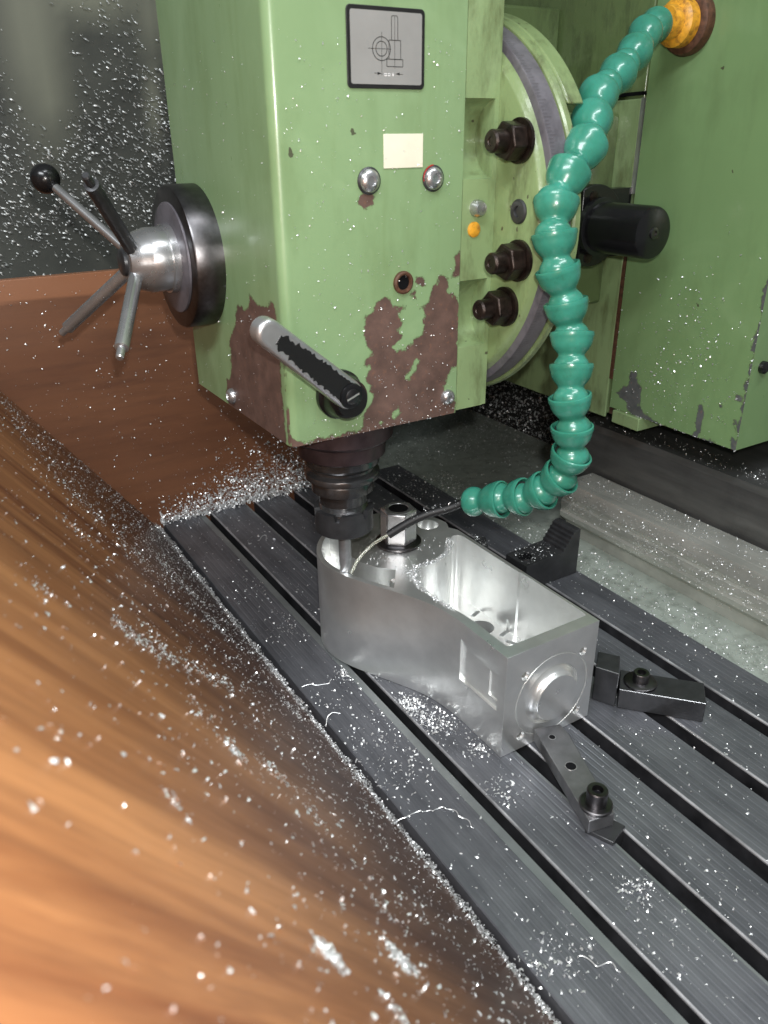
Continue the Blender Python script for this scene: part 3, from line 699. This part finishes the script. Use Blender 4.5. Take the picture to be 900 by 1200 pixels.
for i in range(4):
    for k in range(N): f.append((i*N+k, i*N+(k+1) % N, ((i+1) % 4)*N+(k+1) % N, ((i+1) % 4)*N+k))
cut.append(rgc.add(v, f).build('cut', None, smooth=0))
for sx in (-1, 1):
    for sz in (-1, 1):
        cut.append(MB().lathe([(-.001,.0038),(.0006,.0038),(.0018,.0026),(.014,.0026)], (.0858+sx*.0298,-.1775,.0423+sz*.0292), (0,1,0), 20).build('cut', None, smooth=0))
# (window)
# sloping window recess in the left face
wp = [(.0360,.0803),(.0368,.0796),(.0391,.0722),(.0391,.0405),(.0360,.0405)]
cut.append(MB().prism(wp, 'y', -.1690, -.1215).build('cut', None, smooth=0))
cut.append(MB().box((.0360,-.1680,.0470),(.0404,-.1560,.0700)).build('cut', None, smooth=0))
cut.append(MB().lathe([(0,.0115),(.05,.0115)], (.1100,-.0580,-.005), (0,0,1), 40).build('cut', None, smooth=0))
def slot(cx, cy, ang, L_, r):
    p = lever_poly(r, r, -L_/2, L_/2, 6); c_, s_ = math.cos(ang), math.sin(ang)
    return [(cx+a*c_-b*s_, cy+a*s_+b*c_) for a, b in p]
for cx, cy, an in ((.1195,-.0365,.35), (.1215,-.0766,.35), (.1180,-.0925,-1.1)):
    cut.append(MB().prism(slot(cx, cy, an, .008, .0022), 'z', .018, .04).build('cut', None, smooth=0))
ih = at('z', HW, (520, 612)); cut.append(MB().lathe([(0,.0105),(.05,.0105)], (.1120,.0350,HW-.010), (0,0,1), 32).build('cut', None, smooth=0))
body = boolean(body, cut); body.parent = hs
bm_ = body.modifiers.new('bevel', 'BEVEL'); bm_.width = .0005; bm_.segments = 2; bm_.limit_method = 'ANGLE'; bm_.angle_limit = math.radians(50)
MB().lathe([(-.0017,.0270),(-.0012,.0262),(.0000,.0240),(.0014,.0222),(.0030,.0212),(.0052,.0208),(.0060,.0207),(.0064,.0203),(.0064,.0)], (.0858,-.1775,.0423), (0,-1,0), 96).build('round_boss', M['alu'], hs, smooth=30)
MB().lathe([(0,.0112),(.001,.0112)], (.1100,-.0580,.010), (0,0,1), 40).build('bore_shade', M['black_slot'], hs)  # black disc added inside the through hole so its depth reads as shade
# raised milled block left standing at the near side of the groove
p = at('z', HW-.003, (457, 690)); 
MB().box((.0270,-.0395,HW-.0255),(.0365,-.0290,HW-.004)).build('milled_boss', M['alu_bright'], hs, bevel=.0008)
# scribed letter on the wall
p = at('y', 0, (399, 683))
# clamping stud with long hex nut
cn = thing('clamping_nut', 'long hexagon clamping nut and washer on the housing beside the end mill', 'hex nut')
MB().lathe([(0,.0205),(.0010,.0215),(.0032,.0215),(.0042,.0200)], (NC[0],NC[1],HW+.0002), (0,0,1), 48).build('washer', M['steel_dark'], cn)
MB().prism([(NC[0]+.0172*math.cos(math.radians(60*k+20)), NC[1]+.0172*math.sin(math.radians(60*k+20))) for k in range(6)], 'z', HW+.0045, HW+.0360).build('nut', M['steel'], cn, bevel=.0012, seg=2)
MB().lathe([(.0361,.0140),(.0368,.0132),(.0368,.0096),(.0363,.0092)], (NC[0],NC[1],HW), (0,0,1), 40).build('nut_chamfer', M['steel'], cn)
MB().lathe([(.0362,.0090),(.0366,.0088),(.0366,0)], (NC[0],NC[1],HW), (0,0,1), 32).build('stud', M['black_slot'], cn)

# ------------------------------------------------------------------ serrated step block behind the housing
sb = thing('step_block', 'black serrated step block at the table edge behind the housing', 'step block')
pts = [(.2170,.0003),(.2170,.0305),(.2690,.0330)]
teeth = 5
for k in range(teeth):
    x = .2690+.0150*k/teeth; z = .0330+.0210*k/teeth
    pts += [(x+.0002, z+.0034), (x+.0030, z+.0042)]
pts += [(.2850,.0550),(.2915,.0550),(.2915,.0003)]
MB().prism(pts, 'y', .003, .0365).build('toothed_body', M['black_oxide'], sb, smooth=0, bevel=.0003)
hp_ = at('z', .031, (606, 652))
hl = MB().lathe([(0,.0072),(.0008,.0070),(.0008,0)], (.2290,.0190,.0315), (0,0,1), 28).build('counterbore', M['black_slot'], sb)
MB().lathe([(0,.0078),(.0009,.0076),(.0009,.0070)], (.2290,.0190,.0312), (0,0,1), 28).build('counterbore_rim', M['steel_dark'], sb)
sc = thing('clamp_strap', 'black clamp strap against the back of the housing, dusted with chips', 'clamp')
MB().prism([(.1500,.052),(.1950,.040),(.2080,.062),(.1620,.078)], 'z', .0003, .044).build('strap', M['black_oxide'], sc, bevel=.0015)
MB().lathe([(0,.010),(.0045,.010),(.006,.0085)], (.1780,.0590,.0442), (0,0,1), 28).build('bolt_head', M['black_oxide'], sc)
MB().prism([(.1360,.0000),(.1960,-.0200),(.2050,.006),(.1400,.028)], 'z', .0003, .026).build('strap_foot', M['black_oxide'], sc, bevel=.0015)

# ------------------------------------------------------------------ two toe clamps in front
def cap_screw(p, d, r, h, parent, washer_r, wmat='steel_dark'):
    p = Vector(p); d = Vector(d).normalized()
    MB().lathe([(0,washer_r),(.0018,washer_r),(.0024,washer_r*.93)], p, d, 36).build('washer', M[wmat], parent)
    q_ = p+d*.0025
    o_ = MB().lathe([(0,r),(h-.0008,r),(h,r*.92),(h,r*.55),(h-.0045,r*.50),(h-.0045,0)], q_, d, 36).build('cap_screw', M['steel_dark'], parent)
    MB().lathe([(0,r*.48),(.0002,r*.44),(.0002,0)], q_+d*(h-.0042), d, 6).build('hex_socket', M['black_slot'], o_)
tc1 = thing('toe_clamp', 'low black toe clamp with round washer at the right of the end face', 'clamp', 'toe clamps on the table')
MB().prism([(.1585,-.1835),(.2045,-.2345),(.2255,-.2155),(.1795,-.1645)], 'z', .0003, .0195).build('bar', M['black_oxide'], tc1, bevel=.0007)
MB().prism([(.1485,-.1640),(.1578,-.1815),(.1775,-.1640),(.1665,-.1490)], 'z', .0003, .0345).build('jaw', M['black_oxide'], tc1, bevel=.0007)
# bright worn arrises
def arris(a, b, r, parent, mat='steel'): MB().tube([a, b], r, 6).build('worn_edge', M[mat], parent)
arris((.1588,-.1834,.0193), (.2044,-.2341,.0193), .00042, tc1); arris((.1488,-.1643,.0343), (.1578,-.1812,.0343), .00042, tc1); arris((.1579,-.1812,.0343), (.1579,-.1812,.020), .00035, tc1)
cap_screw((.1800,-.1865,.0196), (0,0,1), .0068, .0085, tc1, .0138)
tc2 = thing('toe_clamp', 'slim grey toe clamp with tall cap screw touching the bottom of the end face', 'clamp', 'toe clamps on the table')
b = MB()
top = [(.0690,-.1785),(.0905,-.1850),(.0890,-.1960),(.0590,-.2740),(.0385,-.2700)]
b.prism(top, 'z', .0035, .0150).build('bar', M['grey_steel'], tc2, bevel=.0006)
for (px, r_) in (((647, 864), .0026), ((669, 898), .0042)):
    p = at('z', .0151, px); o_ = MB().lathe([(0,r_*1.15),(.0003,r_*1.1),(.0003,r_*.9)], p, (0,0,1), 24).build('hole_rim', M['steel'], tc2)
    MB().lathe([(0,r_*.95),(.0002,r_*.9),(.0002,0)], (p[0],p[1],.01535), (0,0,1), 24).build('hole', M['black_slot'], o_)
MB().prism([(.0600,-.2600),(.0660,-.2790),(.0480,-.2850),(.0400,-.2660)], 'z', -.0120, .0034).build('slot_nut', M['black_oxide'], tc2, bevel=.0005)
cap_screw((.0530,-.2615,.0152), (0,0,1), .0074, .0120, tc2, .0118)

# ------------------------------------------------------------------ plywood guards
nB = np.array([.816, 0, .578]); dS = np.array([-.578, 0, .816])
def bp(s_, y, h=0): p = np.array([-.0610, 0, -.012])+dS*s_+nB*h; return (p[0], y, p[2])
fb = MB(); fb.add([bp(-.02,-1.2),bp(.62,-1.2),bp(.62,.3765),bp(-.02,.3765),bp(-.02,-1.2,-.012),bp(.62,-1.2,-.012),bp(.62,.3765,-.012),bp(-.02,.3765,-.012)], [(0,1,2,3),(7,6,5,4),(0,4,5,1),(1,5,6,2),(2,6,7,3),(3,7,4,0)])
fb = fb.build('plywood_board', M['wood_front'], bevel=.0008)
tag(fb, 'wide orange brown plywood board leaning beside the table in the near foreground', 'board', 'plywood chip guards')
bb = MB().box((-.62,.3795,-.05),(.185,.3915,.3105)).build('plywood_board', M['wood_back'], bevel=.0008)
tag(bb, 'dark brown plywood board standing upright at the far end, under the star wheel', 'board', 'plywood chip guards')

# ------------------------------------------------------------------ coolant hose
hose = thing('coolant_hose', 'segmented turquoise coolant hose curving down from the yellow union to the housing', 'coolant hose')
hp = [(776,28,.695),(764,31,.680),(750,47,.655),(738,74,.630),(712,96,.602),(694,125,.575),(694,154,.553),(680,183,.541),(657,216,.535),(650,253,.533),(650,291,.536),(657,334,.546),(668,371,.556),(671,408,.560),(668,445,.565),(668,482,.572),(672,516,.582),(666,545,.594),(650,567,.608),(627,579,.624),(602,584,.640),(576,586,.655),(557,587,.666)]
pts = [Vector(depth_pt((a, b_), c_)) for a, b_, c_ in hp]
def catmull(p, m=10):
    out = []
    for i in range(len(p)-1):
        a, b_, c_, d = p[max(i-1, 0)], p[i], p[i+1], p[min(i+2, len(p)-1)]
        for k in range(m):
            t = k/m; out.append(.5*((2*b_)+(c_-a)*t+(2*a-5*b_+4*c_-d)*t*t+(3*b_-a-3*c_+d)*t**3))
    return out+[p[-1]]
path = catmull(pts); acc = [0]
for i in range(1, len(path)): acc.append(acc[-1]+(path[i]-path[i-1]).length)
acc = np.array(acc); PA = np.array([tuple(p) for p in path])
def on_path(s_): return Vector([np.interp(s_, acc, PA[:, k]) for k in range(3)])
knots = [10*j for j in range(1, len(hp)-1)]

SR = .0155/.0171
segprof = [(t*SR, r*SR) for t, r in [(.0060,.0146),(.0004,.0154),(-.0006,.0160),(.0000,.0173),(.0028,.0176),(.0042,.0170),(.0070,.0165),(.0110,.0154),(.0145,.0134),(.0170,.0113),(.0187,.0104),(.0200,.0105),(.0215,.0115),(.0240,.0132),(.0270,.0142),(.0305,.0140),(.0335,.0125),(.0350,.0105)]]
starts = [max(0, .5*(acc[k_]+acc[k_-10])) for k_ in knots]+[acc[-1]]
for k in range(len(starts)-1):
    pitch = starts[k+1]-starts[k]; a = on_path(starts[k]); b_ = on_path(starts[k+1]); d = (b_-a).normalized()
    sc_ = min(1.22, max(.8, pitch/(.0265*SR))); wob = Vector((random.uniform(-1,1), random.uniform(-1,1), random.uniform(-1,1)))*.045
    if k in (4, 7, 13): wob *= 2.0
    seg_ = MB().lathe([(t*sc_, r*(.89+.10*min(1, k/8))) for t, r in segprof], a, (d+wob), 40).build('segment', M['hose'], hose, smooth=50)
    if k: MB().lathe([(.0012*sc_, .0118*SR),(.0010*sc_, .0138*SR),(.0030*sc_, .0138*SR)], a, (d+wob), 40).build('joint_gap', M['soot'], seg_)
e = on_path(acc[-1]); d = (e-on_path(acc[-1]-.02)).normalized()
MB().lathe([(0,.0100),(.004,.0088),(.009,.0054),(.012,.0050)], e, d, 28).build('nozzle', M['hose'], hose)
p0 = e+d*.010; p1 = Vector(depth_pt((500, 603), .672)); p2 = Vector(depth_pt((455, 627), .676)); 
sl_ = catmull([p0, Vector(depth_pt((528, 595), .671)), p1, Vector(depth_pt((478, 613), .674)), p2], 8)
MB().tube(sl_, .0036, 12).build('black_sleeve', M['rubber'], hose)
tp = catmull([p2, Vector(depth_pt((437, 638), .677)), Vector(depth_pt((421, 654), .676)), Vector(depth_pt((411, 672), .674))], 8)
MB().tube(tp, .0014, 12).build('spray_tube', M['ceramic'], hose)

# ================================================================== CHIPS
def chips(name, P, N_, label, smin=.0008, smax=.0026, lift=.0004, mat='chip', aspect=.45, align=None, spread=1.0, flat=.6):
    """curled slivers of swarf: one mesh; P points (n,3), N_ surface normal(s)."""
    n = len(P); P = np.asarray(P, float); Nn = np.broadcast_to(np.asarray(N_, float), (n, 3))
    s_ = (rng.uniform(0, 1, n)**2.0*(smax-smin)+smin)*1.45
    rv = rng.normal(size=(n, 3))
    if align is not None: rv = rv*spread + np.asarray(align)*1.0
    t = rv-Nn*np.sum(rv*Nn, 1)[:, None]*flat; t /= np.linalg.norm(t, axis=1)[:, None]
    nn = Nn+rng.normal(size=(n, 3))*.45; b_ = np.cross(nn, t); b_ /= np.linalg.norm(b_, axis=1)[:, None]; nn = np.cross(t, b_)
    wd = s_*aspect*rng.uniform(.5, 1.2, n)*.5; curl = rng.uniform(.1, 1.3, n)
    V = []; K = 4
    for k in range(K):
        u = k/(K-1)-.5; ang = u*2*curl
        off = t*(np.sin(ang)/curl*s_*.5)[:, None]*1.0 + nn*(((np.cos(ang)-np.cos(curl))/curl)*s_*.5)[:, None]
        tw = b_*math.cos(u*1.2)+nn*math.sin(u*1.2)
        V.append(P+Nn*lift+off-tw*wd[:, None]); V.append(P+Nn*lift+off+tw*wd[:, None])
    V = np.stack(V, 1).reshape(-1, 3)
    base = np.arange(n)*2*K; F = []
    for k in range(K-1): F.append(np.stack([base+2*k, base+2*k+1, base+2*k+3, base+2*k+2], 1))
    F = np.concatenate(F)
    me = bpy.data.meshes.new(name); me.vertices.add(len(V)); me.vertices.foreach_set('co', V.ravel())
    me.loops.add(len(F)*4); me.loops.foreach_set('vertex_index', F.ravel().astype(np.int32))
    me.polygons.add(len(F)); me.polygons.foreach_set('loop_start', np.arange(len(F), dtype=np.int32)*4)
    me.update(calc_edges=True); me.validate()
    o_ = link(name, me, M[mat], smooth=0); tag(o_, label, kind='stuff'); return o_

def in_poly(P, poly): return signed_dist(P, [poly]) > -.001
def onB(px):   # pixel traced onto the leaning board: slope and y coordinates
    o0 = np.array([-.0610, 0, -.012]); d = ray(px); t = ((o0-CAM)@nB)/(d@nB); p = CAM+t*d; return ((p-o0)@dS, p[1])
# table top
xs = rng.uniform(-.058, .296, 2600); ys = rng.uniform(-.50, .37, 2600)
cl = []
for px, k, r_ in (((475, 830), 160, .010), ((490, 850), 60, .015), ((525, 850), 50, .012), ((560, 875), 40, .008), ((415, 790), 70, .008), ((340, 735), 110, .018), ((300, 690), 60, .015), ((760, 1040), 40, .015), ((745, 1045), 30, .006), ((780, 1110), 50, .014), ((670, 1120), 60, .012), ((850, 1050), 50, .02), ((440, 850), 60, .02), ((480, 560), 150, .028), ((500, 575), 120, .02), ((850, 740), 120, .03), ((470, 900), 40, .02), ((590, 930), 30, .012), ((465, 965), 30, .008), ((400, 820), 50, .016)):
    c_ = at('z', 0, px); xs = np.r_[xs, rng.normal(c_[0], r_, k)]; ys = np.r_[ys, rng.normal(c_[1], r_, k)]
keep = np.ones(len(xs), bool)
for r, wd in zip(SL, SWID): keep &= ~((xs < r) & (xs > r-wd))
keep &= ~in_poly(np.c_[xs, ys], outer) & (xs < .296) & (xs > -.0585) & (ys < .377)
xs, ys = xs[keep], ys[keep]
chips('chips_on_table', np.c_[xs, ys, np.zeros(len(xs))], (0,0,1), 'small bright aluminium chips scattered over the black table top', .0006, .0022)
P = []
for px, k, r_ in (((478, 826), 150, .006), ((500, 842), 110, .007), ((520, 852), 60, .008), ((560, 880), 60, .006), ((405, 788), 80, .005), ((430, 800), 70, .005), ((585, 925), 40, .008), ((492, 890), 40, .012), ((440, 880), 50, .015), ((452, 915), 40, .012), ((745, 1042), 50, .006), ((635, 1130), 60, .010)):
    c_ = at('z', 0, px); P += [(rng.normal(c_[0], r_), rng.normal(c_[1], r_), abs(rng.normal(0, .0012))) for _ in range(k)]
P = np.array(P); P = P[~in_poly(P[:, :2], outer)]
for r, wd in zip(SL, SWID): P = P[~((P[:, 0] < r) & (P[:, 0] > r-wd))]
chips('chips_at_housing_foot', P, (0,0,1), 'bright fluffy chips heaped at the foot of the long left side of the housing', .0010, .0030, flat=.2)
# chips fallen into the right slots
P = []
for r, wd in zip(SL, SWID): 
    k = 60; P += [(rng.uniform(r-wd+.001, r-.001), rng.uniform(-.4, .37), -.031) for _ in range(k)]
chips('chips_in_slots', P, (0,0,1), 'chips lying at the bottom of the T-slots', .0006, .0018)
# ridge of swarf where the leaning board meets the table
n = 9000; ys = rng.uniform(-.50, .378, n); th_ = rng.random(n)
clump = .55+.9*np.abs(np.sin(ys*37)+.6*np.sin(ys*91+1)+.4*np.sin(ys*210))*.5
ss = np.abs(rng.normal(0, .0055, n))*clump+.006; h = rng.random(n)**2*.0035*clump
P = np.array([bp(a, y, hh) for a, y, hh in zip(ss, ys, h)])
chips('chips_along_board_foot', P, nB, 'ridge of bright swarf packed between the leaning board and the table edge', .0006, .0022, flat=.2)
# scattered on the leaning board
n = 8000; ss = np.abs(rng.normal(0, .16, n))+.01; ys = rng.uniform(-.62, .377, n)
far = rng.random(n) < np.where(ys > .0, 1.0, .55); ss, ys = ss[far], ys[far]
extra_s, extra_y = [], []
for px, k, r_ in (((382, 1115), 130, .0022), ((392,1125), 60, .0028), ((466, 1122), 220, .0036), ((478, 1132), 90, .003), ((150, 742), 90, .006), ((170, 755), 70, .006), ((190, 762), 60, .008), ((210, 775), 60, .008), ((240, 790), 60, .008), ((262, 800), 40, .006), ((272, 878), 70, .005), ((280, 885), 40, .003), ((325, 908), 80, .006), ((232, 832), 30, .005), ((90, 622), 40, .007), ((160, 650), 80, .012), ((190, 660), 120, .012), ((220, 690), 120, .012), ((250, 730), 110, .010), ((40, 520), 110, .02), ((90, 580), 120, .016), ((15, 480), 80, .02), ((340, 830), 80, .010), ((50, 690), 30, .006), ((470, 1195), 60, .003), ((205, 940), 22, .002), ((370, 960), 30, .004), ((450, 1065), 30, .006), ):
    a, y = onB(px); extra_s += list(rng.normal(a, r_, k)); extra_y += list(rng.normal(y, r_*1.2, k))
ss = np.r_[ss, extra_s, rng.uniform(.12, .5, 700)]; ys = np.r_[ys, extra_y, rng.uniform(-.52, -.05, 700)]; k = (ss > .004) & (ss < .6); ss, ys = ss[k], ys[k]
P = np.array([bp(a, y, 0) for a, y in zip(ss, ys)])
chips('chips_on_leaning_board', P, nB, 'loose aluminium chips and small heaps on the leaning plywood board', .0006, .0023)
# upright board: single chips and the heap at its foot
n = 1000; P = np.c_[rng.uniform(-.25, .18, n), np.full(n, .3792), rng.uniform(0, .31, n)]
chips('chips_on_upright_board', P, (0,-1,0), 'fine chips clinging to the upright plywood board', .0006, .0018)
n = 4600; x = np.where(rng.random(n) < .8, rng.normal(.085, .075, n), rng.uniform(-.06, .185, n)).clip(-.06, .184)
hh = .012+.040*np.clip((x+.06)/.16, 0, 1); z = rng.exponential(1, n)*hh*.45; y = .3790-rng.random(n)**2*.012*(z < .012)
chips('chips_heap', np.c_[x, y, z], (0,-.7,.7), 'loose heap of fine chips where the upright board meets the far end of the table', .0010, .0034, flat=.1)
# dark sheet
n = 15000; x = rng.uniform(-.42, .17, n); z = rng.uniform(.26, .72, n)
def dens(x, z):
    d = .20+1.0*np.exp(-((z-.395)/.10)**2)+.10*np.sin(x*40+z*22)
    d = np.where(z < .335, d*np.clip((z-.26)/.075, .05, 1)*.8, d)
    P_ = np.c_[x, z]
    for px, rx, rz in (((32, 20), .050, .15), ((50, 95), .034, .07), ((178, 10), .018, .05)):
        c_ = at('y', .62, px)[[0, 2]]; q_ = ((x-c_[0])/rx)**2+((z-c_[1])/rz)**2; d = d*np.clip(q_-.35, .06, 1)
    return d
k = rng.random(n) < dens(x, z); x, z = x[k], z[k]
P = np.c_[x, .62+.010*np.sin(x*9)+.006*np.sin(z*7+x*3), z]
chips('chips_on_back_sheet', P, (0,-1,0), 'spray of glittering chips stuck to the dark sheet at the upper left', .0014, .0056, lift=.0015, mat='chip_dull', aspect=.22, align=(.85, -.05, -.62), spread=.30)
# pan, recess, slideway
n = 2200; x = rng.uniform(.299, .359, n); y = rng.uniform(-.40, .35, n)
x2 = rng.uniform(.10, .55, 1500); y2 = rng.uniform(.385, .60, 1500); x3 = rng.normal(.54, .03, 700).clip(.40, .563); y3 = rng.uniform(.22, .60, 700)
x4 = rng.uniform(.30, .56, 700); y4 = rng.uniform(.20, .60, 700)
P = np.c_[np.r_[x, x2, x3, x4], np.r_[y, y2, y3, y4], np.full(5100, -.012)]
chips('chips_on_pan', P, (0,0,1), 'chips strewn over the grey coolant pan', .0006, .0026)
n = 3600; x = rng.uniform(.5645, .566, n); P = np.c_[np.full(n, .5645), rng.uniform(.25, .61, n), rng.uniform(-.01, .13, n)**1.0]
chips('chips_in_recess', P, (-1,0,0), 'chips piled on the dark block under the column', .0008, .0036)
n = 1500; z = rng.uniform(.012, .056, n); P = np.c_[np.full(n, .3612)-.0004, rng.uniform(-.35, .100, n), z]
n2 = 600; P = np.r_[P, np.c_[rng.uniform(.376, .41, n2), rng.uniform(-.4, .100, n2), np.full(n2, .0580)], np.c_[rng.uniform(.42, .46, 500), rng.uniform(-.4, .13, 500), np.full(500, .1168)]]
chips('chips_on_slideway', P, (-.5,0,.85), 'chips caught along the steel slideway', .0005, .0017)
n = 420; P = np.c_[np.full(n, XR-.0003), rng.normal(-.02, .045, n).clip(YN, YS-.004), rng.normal(.225, .05, n).clip(ZB, .5)]
chips('chips_on_column', P, (-1,0,0), 'chips stuck to the green column panel', .0006, .0022)
n = 520; P = np.r_[np.c_[rng.uniform(XH+.008, NX, n), np.full(n, YF-.0002), rng.uniform(ZH, .5, n)], np.c_[rng.uniform(XH+.01, NX, 90), np.full(90, YF-.0002), ZH+rng.exponential(.004, 90)]]
chips('chips_on_head', P, (0,-1,0), 'tiny chips stuck to the front of the green head', .0004, .0013)
n = 200; P = np.c_[np.full(n, XH-.0002), rng.uniform(YF+.01, .148, n), rng.uniform(ZH, .5, n)]
chips('chips_on_head_side', P, (-1,0,0), 'tiny chips stuck to the left side of the green head', .0004, .0015)
# drum foot
n = 1200; a = np.radians(rng.uniform(15, 75, n)); r = .1482+rng.random(n)*.002
P = np.c_[rng.uniform(.120, .18, n), DC[0]-r*np.cos(a), DC[1]-r*np.sin(a)]
# on the housing: chips round the island and along the rim
A1 = np.radians(rng.uniform(a_e-360 if a_e > 0 else a_e, a_s, 900)); r = RI+rng.normal(-.0015, .0016, 900)
P = np.c_[NC[0]+r*np.cos(A1), NC[1]+r*np.sin(A1), np.full(900, HW)+rng.random(900)*.0012]
t = rng.random(500); L_ = np.array([(.0500,-.0330),(.0425,-.0450),(.0385,-.0600),(.0400,-.0850),(.0420,-.1050)]); idx = np.minimum((t*4).astype(int), 3); fr_ = t*4-idx
Q = L_[idx]*(1-fr_[:, None])+L_[idx+1]*fr_[:, None]+rng.normal(0, .0010, (500, 2))
Q2 = np.c_[rng.normal(.046, .004, 260), rng.normal(-.036, .005, 260)]
Q3 = np.c_[rng.uniform(.02, .06, 260), rng.uniform(-.03, .03, 260)]
Q4 = np.c_[rng.normal(.0666, .019, 260), rng.normal(.0178, .019, 260)]
P = np.r_[P, np.c_[Q, np.full(500, HW)], np.c_[Q2, HW+rng.random(260)*.001], np.c_[Q3[np.hypot(Q3[:,0]-NC[0], Q3[:,1]-NC[1]) < RI], np.full(int((np.hypot(Q3[:,0]-NC[0], Q3[:,1]-NC[1]) < RI).sum()), HW)], np.c_[Q4, np.full(260, HW)]]
chips('chips_on_housing', P, (0,0,1), 'wet chips gathered round the island and rim of the aluminium housing', .0005, .0016)
P = [(*rng.uniform((.118, .0, ), (.13, .06)), HW) for _ in range(40)]
n = 300; P = np.r_[np.c_[rng.uniform(.155, .20, n), rng.uniform(.042, .075, n), np.full(n, .0442)], np.c_[rng.uniform(.218, .29, 160), rng.uniform(.004, .036, 160), np.full(160, .0325)], np.c_[rng.uniform(.14, .205, 240), rng.uniform(-.01, .02, 240), np.full(240, .0262)]]
chips('chips_on_clamps', P, (0,0,1), 'chips lying on the black step block and strap', .0005, .0018)
# drops and chips on the black sleeve
P = np.array([tuple(sl_[i]) for i in rng.integers(0, len(sl_), 120)])+rng.normal(0, .0022, (120, 3))+np.array([0, 0, .0022]); 
chips('chips_on_sleeve', P, (0,-.5,.8), 'bright chips stuck to the black sleeve of the hose', .0004, .0012)

# long curled shavings, each a thing
def curl_strip(pxs, z, amp, turns, label, r=.00035):
    p = catmull([Vector(at('z', z, q)) for q in pxs], 16); out = []
    for i, a in enumerate(p):
        t = i/(len(p)-1); ph = t*turns*2*math.pi
        out.append(a+Vector((math.sin(ph)*amp, math.cos(ph)*amp*.6, abs(math.sin(ph*.5))*amp+.0006)))
    o_ = MB().tube(out, r, 5).build('curled_shaving', M['chip'], smooth=60); tag(o_, label, 'metal shaving', 'long curled shavings')
curl_strip([(467,963),(490,953),(505,952),(522,948),(540,958),(556,972)], 0, .0012, 6, 'longest wavy shaving starting at the board edge and crossing the first land')
curl_strip([(680,1122),(700,1133),(715,1131),(728,1141)], 0, .0012, 2, 'wavy shaving with a coiled head near the bottom edge of the photo')
curl_strip([(382,852),(383,842),(390,836),(399,837)], .0005, .0006, 1, 'short hooked shaving standing on the table edge near the housing')
curl_strip([(354,806),(364,803),(373,804),(385,802),(388,798)], 0, .0008, 2, 'thin bent shaving with an upturned end left of the housing')
curl_strip([(665,1123),(663,1127),(667,1129),(671,1126),(668,1122)], 0, .0004, 1, 'tight round ring of shaving beside the wavy one with the coiled head')
curl_strip([(304,634),(307,629),(312,628),(312,634)], 0, .0003, 1, 'small lone crescent shaving on the dark far end of the table')
